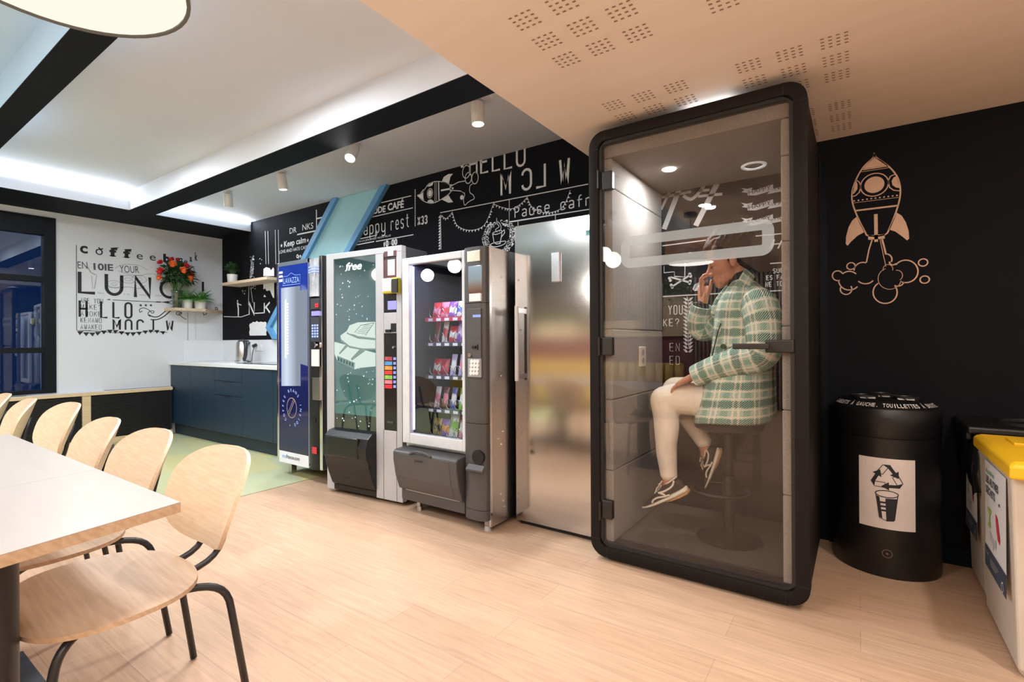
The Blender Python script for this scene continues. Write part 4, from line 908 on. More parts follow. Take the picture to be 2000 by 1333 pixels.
class Bend(Flat):
    """marks wrapped round the bin: s = arc length from the front, t = height"""
    def P(f, s, t):
        a = -PI/2+s/f.R; return Vector((BX+(f.R+f.lift)*math.cos(a), BYC+(f.R+f.lift)*math.sin(a), t))
def bend(R, lift): 
    f = Bend((0, 0, 0), (1, 0, 0), (0, 0, 1), lift); f.R = R; return f
f = bend(BR, .002)
n = 14; ss = [-.118+.236*i/n for i in range(n+1)]
for a, b in zip(ss, ss[1:]): f.poly([(a, .248), (b, .248), (b, .603), (a, .603)])
lab = f.build('recycling_label', m_decal, t)
f = bend(BR, .0035); cx, cz = -.0, .505
def tri_arrow(rot, solid):
    def T(x, y): 
        c, s = math.cos(rot), math.sin(rot); return (cx+(x*c-y*s)*.92, cz+(x*s+y*c)*.92)
    body = [(-.040, .035), (-.016, .072), (.016, .072), (.040, .034), (.052, .042), (.052, .002), (.014, .018), (.026, .026), (.006, .055), (-.006, .055), (-.022, .022)]
    if solid: f.poly([T(*p) for p in ((-.016, .072), (.016, .072), (.040, .034), (.052, .042), (.052, .002), (.014, .018), (.026, .026), (.006, .055))])
    f.line([T(*p) for p in ((-.040, .035), (-.016, .072), (.016, .072), (.002, .050), (-.018, .018))], .0028, True)
for k in range(3): tri_arrow(-2*PI/3*k, True)
f.line([(-.046+.046*(1+math.cos(2*PI*i/28)), .425+.017*math.sin(2*PI*i/28)) for i in range(28)], .004, True)
f.poly([(-.006, .402), (.043, .405), (.028, .292), (-.002, .288)])
f.poly([(-.043, .412), (-.030, .408), (-.018, .300), (-.029, .305)])
f.line([(-.044, .42), (-.030, .302), (.0, .290), (.029, .298), (.044, .42)], .0035)
for k in range(3): f.poly([(-.032, .385-k*.02), (.016, .385-k*.02), (.016, .376-k*.02), (-.032, .376-k*.02)])
f.build('recycling_symbols', m_ink, lab)
f = bend(BR*1.012, .002)
f.line([(-.036, .715), (-.036, .775)]+[(.036*math.cos(PI-PI*i/10), .775+.03*math.sin(PI-PI*i/10)) for i in range(11)]+[(.036, .715)], .003); f.ring((0, .775), .022, .002)
f.build('lock_outline', m_mach, t)
f = bend(BR, .002); f.ring((0, .125), .02, .003, 20); f.disc((0, .125), .006, 4); f.build('maker_badge', mat('badge_brown', (.22, .13, .09), .5), t)
# words along the front of the lid
txt = 'GOBELETS À GAUCHE. TOUILLETTES À DROITE.'; tw = MB(); Rr = BR*.893
for i, c_ in enumerate(txt):
    if c_ == ' ': continue
    a = -PI/2+(i-(len(txt)-1)/2)*.068; o = Vector((BX+Rr*math.cos(a), BYC+Rr*math.sin(a), (.866))); ta = Vector((-math.sin(a), math.cos(a), 0)); up = Vector((-math.cos(a)*.77, -math.sin(a)*.77, .635))
    g = Flat(o, ta, up, .003); g.text(c_, 0, -.014, .026, .0115 if c_ not in 'I.' else .004, center=True, bold=.02)
    tw.add(g.mb.v, g.mb.f)
tw.build('lettering', m_decalw, dome)
g = MB()
for x, y in ((BX-.075, 3.225), (BX+.085, 3.225), (BX-.01, 3.345)):
    g.add([(x-.03, y, .893), (x-.004, y, .893), (x-.016, y+.028, .899), (x-.036, y+.028, .899)], [(0, 1, 2, 3)]).add([(x+.004, y, .893), (x+.034, y, .893), (x+.034, y+.028, .899), (x-.006, y+.028, .899)], [(0, 1, 2, 3)])
g.build('lid_marks', m_decalw, dome)
# ---------------------------------------------------------------- sorting bins
m_beige = mat('bin_beige', (.60, .53, .45), .5, var=.03, scale=5)
m_yellow = mat('lid_yellow', (.86, .50, .015), .4, var=.05, scale=5)
def sortbin(name, x0, y0, y1, zt, label, parent=None, x1=.86):
    t = thing(name, ((x0+x1)/2, (y0+y1)/2, 0), label, 'bin', 'beige waste sorting bins')
    mb = MB(); k = .018
    mb.rings([[(x0+k+.012, y0+k+.015, 0), (x1-k, y0+k+.015, 0), (x1-k, y1-k, 0), (x0+k+.012, y1-k, 0)], [(x0+k, y0+k, .03), (x1-k, y0+k, .03), (x1-k, y1-k, .03), (x0+k, y1-k, .03)], [(x0, y0, zt), (x1, y0, zt), (x1, y1, zt), (x0, y1, zt)]])
    mb.build('body', m_beige, t, bevel=.012, seg=3)
    return t
def poster(t, x, ya, yb, z0, z1, seed):
    """printed sheet on the bin's left face; ya = far end (left in the picture), yb = near end"""
    slope = .018/.72
    f = Flat((x, ya, 0), (0, -1, 0), (0, 0, 1), .003); wd = ya-yb; h = z1-z0
    pp = f.poly([(0, z0), (wd, z0), (wd, z1), (0, z1)]).build('poster', m_labelw, t)
    f = Flat((x, ya, 0), (0, -1, 0), (0, 0, 1), .0045); f.poly([(0, z0), (wd, z0), (wd, z0+h*.20), (0, z0+h*.20)]); f.build('poster_band', mat('band_slate', (.055, .07, .11), .5), pp)
    f = Flat((x, ya, 0), (0, -1, 0), (0, 0, 1), .0045); f.text('LES AUTRES', wd*.06, z1-h*.20, h*.066, wd*.62, bold=.03); f.text('DÉCHETS', wd*.06, z1-h*.30, h*.066, wd*.46, bold=.03)
    f.ring((wd*.72, z1-h*.31), .012, .006, 12, a0=.3, a1=PI); f.build('lettering', mat('text_slate', (.06, .08, .11), .5), pp)
    f = Flat((x, ya, 0), (0, -1, 0), (0, 0, 1), .0045); f.text('ICI, JE DÉPOSE', wd*.06, z1-h*.105, h*.028, wd*.42, bold=.03); f.build('green_lettering', mat('text_green', (.05, .36, .12), .5), pp)
    f = Flat((x, ya, 0), (0, -1, 0), (0, 0, 1), .0045); c = (wd*.25, z1-h*.50)
    f.poly([(c[0]+a*wd, c[1]+b*h) for a, b in ((-.10, .075), (-.03, .085), (.03, .08), (.10, .07), (.03, .02), (.02, -.03), (.07, -.085), (.0, -.10), (-.08, -.085), (-.03, -.03), (-.035, .02))]); f.build('apple_core_print', mat('print_green', (.38, .55, .14), .5, var=.3, scale=60), pp)
    f = Flat((x, ya, 0), (0, -1, 0), (0, 0, 1), .0045); c = (wd*.62, z1-h*.52)
    f.poly([(c[0]+a*wd, c[1]+b*h) for a, b in ((-.08, .12), (.02, .10), (.13, -.06), (.12, -.11), (.02, -.09), (-.06, .03))]); f.build('red_wrap_print', mat('print_red', (.60, .03, .06), .5, var=.3, scale=60), pp)
    f = Flat((x, ya, 0), (0, -1, 0), (0, 0, 1), .0045); c = (wd*.42, z1-h*.69)
    f.poly([(c[0]+a*wd, c[1]+b*h) for a, b in ((-.16, .07), (-.05, .03), (.06, .035), (.15, .06), (.14, -.03), (.04, -.02), (.02, -.08), (-.08, -.02), (-.15, -.03))]); f.build('paper_ball_print', mat('print_grey', (.55, .56, .58), .5, var=.25, scale=60), pp)
    f = Flat((x, ya, 0), (0, -1, 0), (0, 0, 1), .006); f.text('Yes!', wd*.06, z0+h*.13, h*.03, wd*.16); f.ring((wd*.86, z0+h*.05), wd*.045, .004, 16); f.line([(wd*.84, z0+h*.09), (wd*.90, z0+h*.10)], .004)
    for k in range(3): f.line([(wd*.30, z0+h*(.13-.025*k)), (wd*(.70-.06*k), z0+h*(.13-.025*k))], .0022)
    f.build('band_print', m_decalw, pp)
X1 = .44
t = sortbin('sorting_bin', X1, 2.455, 3.035, .725, 'beige sorting bin with a bright yellow lid at the right picture edge')
lid = MB(); lid.rings([[(X1-.014, 2.40, .715), (.875, 2.40, .715), (.875, 3.07, .715), (X1-.014, 3.07, .715)], [(X1-.014, 2.40, .762), (.875, 2.40, .762), (.875, 3.07, .762), (X1-.014, 3.07, .762)], [(X1+.006, 2.425, .775), (.85, 2.425, .775), (.85, 3.045, .775), (X1+.006, 3.045, .775)]])
ld = lid.build('lid', m_yellow, t, bevel=.008, seg=3)
MB().box(X1+.10, 2.62, .774, X1+.36, 2.70, .786).build('lid_ridge', m_yellow, ld, bevel=.006); MB().box(X1+.07, 2.80, .774, X1+.36, 2.95, .783).build('lid_ridge', m_yellow, ld, bevel=.006)
poster(t, X1-.001, 2.875, 2.51, .255, .695, 1)
t = sortbin('sorting_bin', X1+.015, 3.11, 3.495, .725, 'beige sorting bin behind the yellow lidded one, black bag over its rim')
poster(t, X1+.013, 3.44, 3.15, .255, .695, 2)
bag = MB(); rng = random.Random(3); ring = []
m_bag = mat('bag_black', (.010, .010, .012), .22, var=.1, scale=10, bump=.4, bscale=30)
per = [(X1+.008, 3.105+.39*i/16) for i in range(17)]+[(X1+.008+.40*i/12, 3.50) for i in range(1, 13)]+[(X1+.408, 3.50-.395*i/12) for i in range(1, 13)]+[(X1+.408-.40*i/12, 3.105) for i in range(1, 12)]
lv = []
for z, e in ((.50, .010), (.58, .016), (.66, .012), (.735, .006), (.738, -.02)):
    lv.append([(x+(e+rng.uniform(0, .010))*(-1 if abs(x-X1-.008) < .01 else (1 if abs(x-X1-.408) < .01 else 0)), y+(rng.uniform(0, .006)+e)*(-1 if abs(y-3.105) < .01 else (.3 if abs(y-3.5) < .01 else 0)), z+(rng.uniform(-.035, .05) if z == .50 else rng.uniform(-.004, .004))) for x, y in per])
bag.rings(lv, cap=False); bag.build('bin_bag', m_bag, t, smooth=True)
lid = MB().box(X1-.03, 3.085, .765, .90, 3.525, .80).build('lid', m_binblk, t, bevel=.01, seg=3)
MB().lathe([(.11, .80), (.12, .812), (.13, .812), (.135, .80)], (.68, 3.30, 0), 28).build('lid_ring', m_blackmetal, lid, smooth=2)
MB().box(X1-.03, 3.12, .735, X1-.012, 3.5, .766).build('lid_skirt', m_binblk, lid, bevel=.004)
# ================================================================ PHONE BOOTH
m_booth = mat('booth_shell', (.011, .009, .0088), .55, var=.05, scale=6, spec=.15)
m_rebate = mat('booth_rebate', (.010, .010, .010), .5)
m_felt = mat('felt_grey', (.30, .275, .255), .95, var=.22, scale=260, bump=.6, bscale=320)
m_feltd = mat('felt_taupe', (.24, .205, .18), .95, var=.2, scale=260, bump=.5, bscale=320)
m_carpetb = mat('booth_carpet', (.085, .062, .050), .98, var=.4, scale=240, bump=.7, bscale=260)
X0, X1b, Z0, Z1, YF, YB = -1.227, -.178, .022, 2.352, 2.525, 3.48
cx, cz, BW, BH = (X0+X1b)/2, (Z0+Z1)/2, X1b-X0, Z1-Z0
booth = thing('phone_booth', (cx, (YF+YB)/2, 0), 'dark framed glass phone booth with grey felt lining and a person inside', 'phone booth')
def frame(y0, y1, w, r, name, m, grow=0, bev=.004):
    n = 8; o = rrect(BW+grow, BH+grow, r, n); i_ = rrect(BW-2*w, BH-2*w, max(.02, r-w*.8), n); mb = MB(); k = len(o)
    vs = [(cx+x, y0, cz+z) for x, z in o]+[(cx+x, y0, cz+z) for x, z in i_]+[(cx+x, y1, cz+z) for x, z in o]+[(cx+x, y1, cz+z) for x, z in i_]
    fs = []
    for a in range(k):
        b = (a+1) % k; fs += [(a, b, k+b, k+a), (2*k+b, 2*k+a, 3*k+a, 3*k+b), (a, 2*k+a, 2*k+b, b), (k+b, 3*k+b, 3*k+a, k+a)]
    mb.add(vs, fs); return mb.build(name, m, booth, smooth=2, bevel=bev)
frame(YF, YF+.075, .055, .085, 'front_frame', m_booth)
frame(YF+.077, YB-.052, .040, .085, 'shell', m_booth, grow=-.006)
frame(YB-.05, YB, .055, .085, 'rear_frame', m_booth)
frame(YF+.012, YF+.05, .072, .07, 'door_rebate', m_rebate, grow=-.105, bev=0)
sm = MB()
for x, z0, z1 in ((X0+.095, Z1-.056, Z1), (X1b-.095, Z1-.056, Z1), (X0+.095, Z0, Z0+.056), (X1b-.095, Z0, Z0+.056)): sm.box(x-.0012, YF-.0008, z0, x+.0012, YF+.001, z1)
for z in (Z0+.095, Z1-.095):
    for x0, x1 in ((X0, X0+.056), (X1b-.056, X1b)): sm.box(x0, YF-.0008, z-.0012, x1, YF+.001, z+.0012)
sm.build('frame_joint', m_rebate, booth)
for x in (X0+.10, X1b-.10):
    for y in (YF+.12, YB-.12): MB().cyl((x, y, 0), (x, y, Z0+.004), .03, 14).build('foot', m_blackmetal, booth)
MB().box(X0+.09, YF+.03, .006, X1b-.09, YB-.05, Z0+.002).build('plinth', m_rebate, booth)
# floor tray, carpet, sill
ix0, ix1 = -1.112, -.288
MB().box(X0+.042, YF+.08, Z0+.04, X1b-.042, YB-.055, .086).build('floor_tray', m_booth, booth)
MB().box(ix0-.004, YF+.13, .086, ix1+.004, YB-.06, .092).build('booth_carpet', m_carpetb, booth)
MB().box(X0+.06, YF+.018, .066, X1b-.06, YF+.13, .080).build('sill', mat('sill_bronze', (.10, .075, .06), .35, metal=.5), booth, bevel=.002)
MB().box(X0+.06, YF+.126, .0905, X1b-.06, YF+.131, .0945).build('sill_edge', m_chrome, booth)
# felt blocks of both side walls
def pads(xa, xb, zl, name, m, y0=2.575):
    for a, b in zip(zl, zl[1:]): MB().box(xa, y0, a+.001, xb, YB-.057, b-.001).build(name, m, booth, bevel=.007, seg=3)
lz = [.093]+[W(1188, v, y=2.575).z for v in (919, 781, 643, 367)]+[2.213]
rz = [.093]+[W(1541, v, y=2.575).z for v in (969, 802, 637, 470, 302)]+[2.213]
pads(X0+.043, ix0, lz, 'felt_pad', m_felt); pads(ix1, X1b-.043, rz, 'felt_pad', m_felt)
MB().box(X0+.043, 2.575, 2.215, X1b-.043, YB-.057, Z1-.043).build('felt_ceiling', m_feltd, booth, bevel=.006, seg=3)
# glass front door and rear pane
door = MB().box(X0+.066, YF+.018, .078, X1b-.056, YF+.026, Z1-.064).build('glass_door', glass('booth_glass', (.955, .945, .935), 1.0), booth)
MB().box(X0+.05, YB-.03, .075, X1b-.05, YB-.022, Z1-.055).build('rear_glass', glass('booth_glass_rear', (.95, .94, .93), .5), booth)
m_hw = mat('hardware_bronze', (.014, .012, .0115), .42)
for v in (352, 677, 997):
    a = W(1184, v, y=YF); MB().box(a.x-.028, YF+.002, a.z-.05, a.x+.032, YF+.040, a.z+.05).build('hinge', m_hw, door, bevel=.006, seg=3)
    MB().cyl((X0+.058, YF-.004, W(1165, v, y=YF).z-.05), (X0+.058, YF-.004, W(1165, v, y=YF).z+.05), .006, 10).build('hinge_pin', m_hw, door)
a, b2 = W(1494, 664, y=YF), W(1559, 690, y=YF); hz = (a.z+b2.z)/2
hp = MB().box(a.x, YF-.004, a.z, X1b-.055, YF+.040, b2.z).build('lock_plate', m_hw, door, bevel=.008, seg=3)
MB().cyl((a.x+.01, YF-.05, hz), (a.x+.01, YF, hz), .012, 14).build('handle_neck', m_hw, hp, smooth=2)
l0 = W(1431, 676, y=YF-.045).x; MB().box(l0, YF-.058, hz-.013, a.x+.024, YF-.040, hz+.013).build('door_handle', m_hw, hp, bevel=.006, seg=3)
# frosted rounded band on the door
m = bpy.data.materials.new('frosted_film'); m.use_nodes = True; n, l = nt(m); b = n['Principled BSDF']; b.inputs['Base Color'].default_value = (.44, .52, .56, 1); b.inputs['Roughness'].default_value = .8
tr = n.new('ShaderNodeBsdfTransparent'); mxs = n.new('ShaderNodeMixShader'); mxs.inputs[0].default_value = .60; l.new(tr.outputs[0], mxs.inputs[1]); l.new(b.outputs[0], mxs.inputs[2]); l.new(mxs.outputs[0], n['Material Output'].inputs[0])
f = Flat((0, YF+.018, 0), (1, 0, 0), (0, 0, 1), .001)
A, B, C_, D = W(1219, 468, y=YF), W(1499, 440, y=YF), W(1499, 490, y=YF), W(1219, 512, y=YF)
zt, zb_ = (A.z+B.z)/2, (C_.z+D.z)/2; c2 = ((A.x+B.x)/2, (zt+zb_)/2)
f.line([(c2[0]+x, c2[1]+z) for x, z in rrect(B.x-A.x, zt-zb_, .030, 8)], .050, True); f.build('frosted_band', m, door)
# ceiling light and vent
led = W(1307, 331, z=2.213)
o = MB().lathe([(.001, 2.209), (.036, 2.209), (.040, 2.213), (.001, 2.214)], (led.x, led.y, 0), 28).build('ceiling_lamp', emis('booth_led', (1, .97, .95), 26), booth)
area('booth_light', (led.x, led.y, 2.203), .07, 11, (.97, .98, 1))
vt = W(1472, 323, z=2.213)
MB().lathe([(.05, 2.207), (.062, 2.203), (.068, 2.207), (.068, 2.213), (.05, 2.213)], (vt.x, vt.y, 0), 32).build('vent_ring', mat('vent_white', (.85, .85, .85), .3, em=.25), booth, smooth=2)
MB().lathe([(.001, 2.206), (.03, 2.205), (.036, 2.211), (.001, 2.212)], (vt.x, vt.y, 0), 28).build('vent_core', m_feltd, booth, smooth=2)
a = W(1253, 697, x=ix0); 
sk = MB().box(ix0, a.y-.055, a.z-.062, ix0+.010, a.y+.055, a.z+.062).build('power_outlet', mat('outlet_cream', (.66, .60, .52), .4), booth, bevel=.006)
MB().cyl((ix0+.009, a.y, a.z+.025), (ix0+.0115, a.y, a.z+.025), .02, 16).cyl((ix0+.009, a.y, a.z-.025), (ix0+.0115, a.y, a.z-.025), .02, 16).build('outlet_face', mat('outlet_grey', (.35, .33, .30), .5), sk)
# white strip light on the roof of the booth
MB().box(cx-.02, 2.60, Z1-.002, cx+.20, 2.66, Z1+.012).build('roof_light', emis('roof_led', (.9, .93, 1), 3), booth)
# ---------------------------------------------------------------- stool inside
sx, sy = -.600, 2.985
t = thing('bar_stool', (sx, sy, .092), 'black round bar stool with pedestal base inside the booth', 'stool')
m_stool = mat('stool_black', (.016, .014, .013), .35, var=.1, scale=8)
MB().lathe([(.001, .70), (.15, .70), (.178, .715), (.185, .74), (.178, .765), (.14, .775), (.001, .775)], (sx, sy, 0), 36).build('seat', m_stool, t, smooth=2)
MB().tube([(sx, sy, .11), (sx, sy, .45), (sx, sy, .451), (sx, sy, .70)], [.030, .030, .022, .022], 20).build('column', m_stool, t, smooth=2)
MB().lathe([(.001, .0925), (.165, .0925), (.17, .098), (.15, .108), (.06, .116), (.035, .13), (.001, .132)], (sx, sy, 0), 40).build('base', mat('base_bronze', (.07, .045, .035), .25, metal=.6), t, smooth=2)
MB().tube([(sx-.05+.15*math.cos(2*PI*i/30), sy+.15*math.sin(2*PI*i/30), .36) for i in range(30)], .009, 8, closed=True).build('footrest', m_stool, t, smooth=True)
# ================================================================ THE ROOM BEHIND THE CAMERA, SEEN IN THE GLASS AND STEEL, PLUS ADDED LAMPS
m_ochre = mat('ochre_leather', (.62, .40, .09), .45, var=.06, scale=4); m_plum = mat('plum_fabric', (.17, .035, .055), .9, var=.1, scale=60)
BX0, BX1, BY0 = -6.8, -2.2, -2.9
t = thing('banquette', ((BX0+BX1)/2, BY0, 0), 'ochre channelled banquette seen mirrored in the steel fridge and booth glass', 'banquette')
MB().box(BX0, BY0-.25, .0, BX1, BY0+.30, .10).build('plinth', m_blackmetal, t)
MB().box(BX0, BY0-.25, .10, BX1, BY0+.32, .46).build('seat', m_ochre, t, bevel=.04, seg=3)
bk = MB(); k = 0
while BX0+.16*(k+1) <= BX1: bk.tube([(BX0+.08+.16*k, BY0-.22, .46), (BX0+.08+.16*k, BY0-.25, .84)], .078, 12); k += 1
bk.build('channelled_back', m_ochre, t, smooth=True)
MB().box(BX0, BY0-.36, .46, BX1, BY0-.27, 1.28).build('back_panel', m_plum, t)
tag(MB().box(BX0-.1, BY0-.52, 1.28, BX1+.1, BY0-.20, 1.34).build('planter_shelf', m_edge), 'long wooden ledge over the banquette, seen mirrored in the booth glass', 'ledge')
for i, (x, wd, h) in enumerate(((-6.2, .9, .22), (-4.9, .9, .22), (-3.6, .9, .22), (-2.45, .42, .62))):
    t = thing('planter_box', (x, BY0-.36, 1.34), 'wooden planter box with trailing leaves, number %s along the ledge' % ('one', 'two', 'three', 'four')[i] if i < 3 else 'tall wooden planter box with leaves at the end of the ledge', 'planter', 'planter boxes on the ledge')
    MB().box(x-wd/2, BY0-.48, 1.34, x+wd/2, BY0-.24, 1.34+h).build('box', m_edge, t)
    mb = MB(); rng = random.Random(20+i)
    for q in range(260):
        d = rdir(rng, -.2, 1); leaf(mb, (x+rng.uniform(-wd/2, wd/2), BY0-.36+rng.uniform(-.12, .14), 1.34+h+rng.uniform(-.08, .22)), d, rng.uniform(.07, .12), .045, .5, 3)
    mb.build('foliage', m_leafm, t)
# white globe lamps
m_globe = emis('globe_glow', (1, .95, .88), 22)
def globe(u, v, yv, label, pl=2.505):
    """hangs where its mirror image in the machine fronts (plane y = 2.5) is seen"""
    p = W(u, v, y=yv); q = Vector((p.x, 2*pl-yv, p.z)); zt = SZ if q.x > SX else ZC1
    t = thing('globe_lamp', (q.x, q.y, zt), label, 'lamp', 'white globe lamps behind the camera')
    MB().sphere(q, .105, 24, 14).build('globe', m_globe, t, smooth=True); MB().cyl((q.x, q.y, q.z+.1), (q.x, q.y, zt), .004, 8).build('cord', m_blackmetal, t); MB().cyl((q.x, q.y, zt-.03), (q.x, q.y, zt), .05, 18).build('canopy', m_blackmetal, t)
    return q
for G in ((835, 538, 5.9, 'left of the pair of globe lamps mirrored in the snack machine window'), (888, 520, 5.6, 'right of the pair of globe lamps mirrored in the snack machine window'), (717, 552, 5.9, 'white globe lamp mirrored in the teal drinks machine'),
                     (1197, 508, 6.2, 'white globe lamp mirrored at the left of the booth door', 2.543), (1180, 497, 6.6, 'white globe lamp mirrored at the booth door edge', 2.543)): globe(*G)
for x in (-6.0, -4.4, -2.8): area('banquette_fill', (x, -1.5, 2.88), .35, 60, NEUT, (math.radians(-30), 0, 0))  # unseen fill added to light the banquette for its mirror image
for i, (x, y) in enumerate(DOWN):  # rings for the mirrored downlight and for the added ones
    t = thing('downlight_and_fill_fitting', (x, y, SZ), 'small white recessed downlight in the birch soffit, first one mirrored, the others added', 'downlight', 'recessed downlights in the soffit')
    MB().lathe([(.052, SZ-.001), (.066, SZ-.006), (.07, SZ-.001)], (x, y, 0), 28).build('trim_ring', m_lampwhite, t, smooth=2)
for x in (-2.6, -.9): area('slat_fill', (x, -3.9, 2.37), .12, 24, WARM, (math.radians(-15), 0, 0))  # unseen fill added so the slats show in the booth glass
for k, (x, y, z) in enumerate(((-2.9, -.9, 1.95), (.42, .42, 1.85), (1.0, -1.2, 1.85), (1.2, -3.2, 1.9), (2.0, .2, 1.85))):  # unseen globes, added to brighten the soffit, the booth and the person
    t = thing('globe_lamp', (x, y, SZ if x > SX else ZC1), 'large white globe lamp added out of view to light soffit and booth', 'lamp', 'added globe lamps outside the picture')
    MB().sphere((x, y, z), .15, 24, 14).build('globe', m_globe, t, smooth=True); MB().cyl((x, y, z+.14), (x, y, SZ if x > SX else ZC1), .004, 8).build('cord', m_blackmetal, t)
# ================================================================ THE PERSON IN THE BOOTH
Q = lambda u, v, y: W(u, v, y=y)
m_skin = mat('skin', (.50, .235, .15), .48, var=.06, scale=14)
m_hair = mat('hair_dark', (.010, .007, .006), .68, var=.5, scale=30, bump=.8, bscale=90, stretch=(1, 1, 4))
m_blacktop = mat('black_knit', (.012, .012, .013), .85, var=.2, scale=80)
m_cream_tr = mat('cream_trousers', (.78, .71, .62), .75, var=.05, scale=20, bump=.25, bscale=14)
person = thing('person', (-.60, 2.985, .87), 'person in a green plaid coat and cream trousers, phoning on the stool', 'person')
def skinned(mb, name, m, voxel, it=4, parent=None):
    o = mb.build(name, m, parent or person, smooth=True)
    d = o.modifiers.new('r', 'REMESH'); d.mode = 'VOXEL'; d.voxel_size = voxel; d.use_smooth_shade = True
    if it: d = o.modifiers.new('s', 'SMOOTH'); d.factor = .5; d.iterations = it
    return o
def limb(mb, pts, rad, n=14, k=5):
    """round tapering limb through the joints, closed with round ends"""
    P = smooth_path(pts, k); m_ = len(P); R = []
    for i in range(m_):
        f = i/k; a = min(int(f), len(rad)-2); t = f-a; t = t*t*(3-2*t); R.append(rad[a]*(1-t)+rad[a+1]*t)
    mb.tube(P, R, n); mb.sphere(P[0], R[0]*.995, n, 8); mb.sphere(P[-1], R[-1]*.995, n, 8)
# ---- head frame
HS = 1.12; ya, pi_ = math.radians(19), math.radians(17)
F = Vector((-math.cos(ya)*math.cos(pi_), -math.sin(ya)*math.cos(pi_), -math.sin(pi_))); Sd = Vector((math.sin(ya), -math.cos(ya), 0)); Uh = Sd.cross(F)*-1
if Uh.z < 0: Uh = -Uh
HM3 = Matrix((F, Sd, Uh)).transposed()*HS
HO = Q(1432, 509, 2.855)-HM3 @ Vector((-.008, .078, -.018))
HM = Matrix.Translation(HO) @ HM3.to_4x4()
H = lambda f, s, u: HM @ Vector((f, s, u))
def ell(mb, c, r, rot=0, n=20, m_=12, M=HM):
    """ellipsoid in the head's axes (forward, side, up), pitched by rot"""
    R_ = Matrix.Translation(Vector(c)) @ Matrix.Rotation(rot, 4, 'Y') @ Matrix.Diagonal((r[0], r[1], r[2], 1)); q = MB().sphere((0, 0, 0), 1, n, m_); mb.add(q.v, q.f, M @ R_)
B = MB()
ell(B, (-.004, 0, .030), (.097, .076, .088)); ell(B, (.030, 0, -.012), (.064, .066, .085)); ell(B, (.042, 0, -.062), (.047, .050, .056)); ell(B, (.070, 0, -.103), (.022, .027, .020)); ell(B, (.055, 0, -.085), (.036, .038, .034))
for s in (-1, 1):
    ell(B, (.055, s*.036, -.035), (.028, .024, .028)); ell(B, (.026, s*.040, -.070), (.036, .016, .030)); ell(B, (.048, s*.030, -.088), (.030, .014, .020)); ell(B, (.074, s*.030, .014), (.016, .024, .010)); ell(B, (.074, s*.029, -.007), (.014, .017, .012))
    ell(B, (-.008, s*.078, -.018), (.017, .008, .031), -.25); ell(B, (-.012, s*.080, .002), (.018, .008, .014))
# nose and lips
B.tube([H(.084, 0, .006), H(.094, 0, -.014), H(.108, 0, -.036), H(.108, 0, -.046)], [.008, .009, .0125, .011], 12); ell(B, (.104, 0, -.042), (.015, .012, .010))
for s in (-1, 1): ell(B, (.092, s*.012, -.045), (.012, .009, .009))
ell(B, (.086, 0, -.070), (.012, .021, .008)); ell(B, (.083, 0, -.081), (.012, .019, .008))
# neck and shoulders
nb, nt_ = Q(1458, 572, 2.955), H(-.022, 0, -.070)
limb(B, [nb, nb.lerp(nt_, .55), nt_], [.066, .060, .062])
chest = Q(1452, 650, 2.96); hipc = Q(1445, 775, 2.97)
limb(B, [Q(1462, 600, 2.96), chest, hipc], [.10, .12, .13])
shN, elN, wrN = Q(1478, 592, 2.80), Q(1487, 694, 2.775), Q(1357, 735, 2.800)
shF, elF, wrF = Q(1442, 590, 3.125), Q(1368, 642, 3.13), Q(1373, 592, 3.085)
limb(B, [Q(1465, 588, 2.95), shN, elN, wrN], [.06, .055, .043, .026]); limb(B, [Q(1462, 588, 2.97), shF, elF, wrF], [.06, .052, .040, .026])
def finger(p, dirs, lens, r):
    pts = [p]; 
    for d, L in zip(dirs, lens): pts.append(pts[-1]+Vector(d).normalized()*L)
    B.tube(pts, [r, r*.97, r*.9, r*.72], 10); B.sphere(pts[-1], r*.72, 10, 7); [B.sphere(q, r*1.02, 10, 7) for q in pts[1:-1]]
    return pts[-1]
# near hand, palm down on the thigh
d = (Q(1336, 746, 2.80)-wrN).normalized(); s = Vector((.10, 1, .05)).normalized(); up = s.cross(d)*-1
if up.z < 0: up = -up
for k in range(5):
    f = k/4; B.tube([wrN+s*(-.012+.024*f), wrN+d*.045+s*(-.034+.068*f)+up*.003, wrN+d*.088+s*(-.036+.072*f)], [.021, .017, .0135], 10); B.sphere(wrN+d*.088+s*(-.036+.072*f), .0135, 10, 7)
for k, (L, o_) in enumerate(((.060, -.034), (.074, -.012), (.080, .011), (.072, .033))):
    finger(wrN+d*.086+s*o_, [d+Vector((0, 0, -.15)), d+Vector((0, 0, -.75)), d*.6+Vector((0, 0, -1.1))], [L*.48, L*.32, L*.26], .0090)
finger(wrN+d*.028+s*.030-up*.004, [d*.6+s*.8, d+s*.35-up*.2, d-up*.35], [.042, .032, .024], .0125)
# far hand, raised beside the face, closed round the phone
d = (Q(1375, 551, 3.07)-wrF).normalized(); s = Vector((.75, -.55, 0)).normalized(); nn = d.cross(s)
for k in range(5):
    f = k/4; B.tube([wrF+s*(-.012+.024*f), wrF+d*.045+s*(-.026+.052*f), wrF+d*.088+s*(-.030+.06*f)], [.021, .018, .014], 10); B.sphere(wrF+d*.088+s*(-.030+.06*f), .014, 10, 7)
inw = Vector((.95, -.10, .25))
for k, L in enumerate((.074, .080, .076, .062)):
    b_ = wrF+d*(.098-.021*k)+Vector((-.018+.004*k, -.012, .012)); finger(b_, [d*.9+Vector((.10, -.25, 0)), inw*.8+d*.75, inw+d*.15], [L*.44, L*.36, L*.28], .0090)
finger(wrF+d*.03+s*.026, [d*.8+s*.5, d+s*.35, d+s*.1], [.044, .036, .026], .0125)
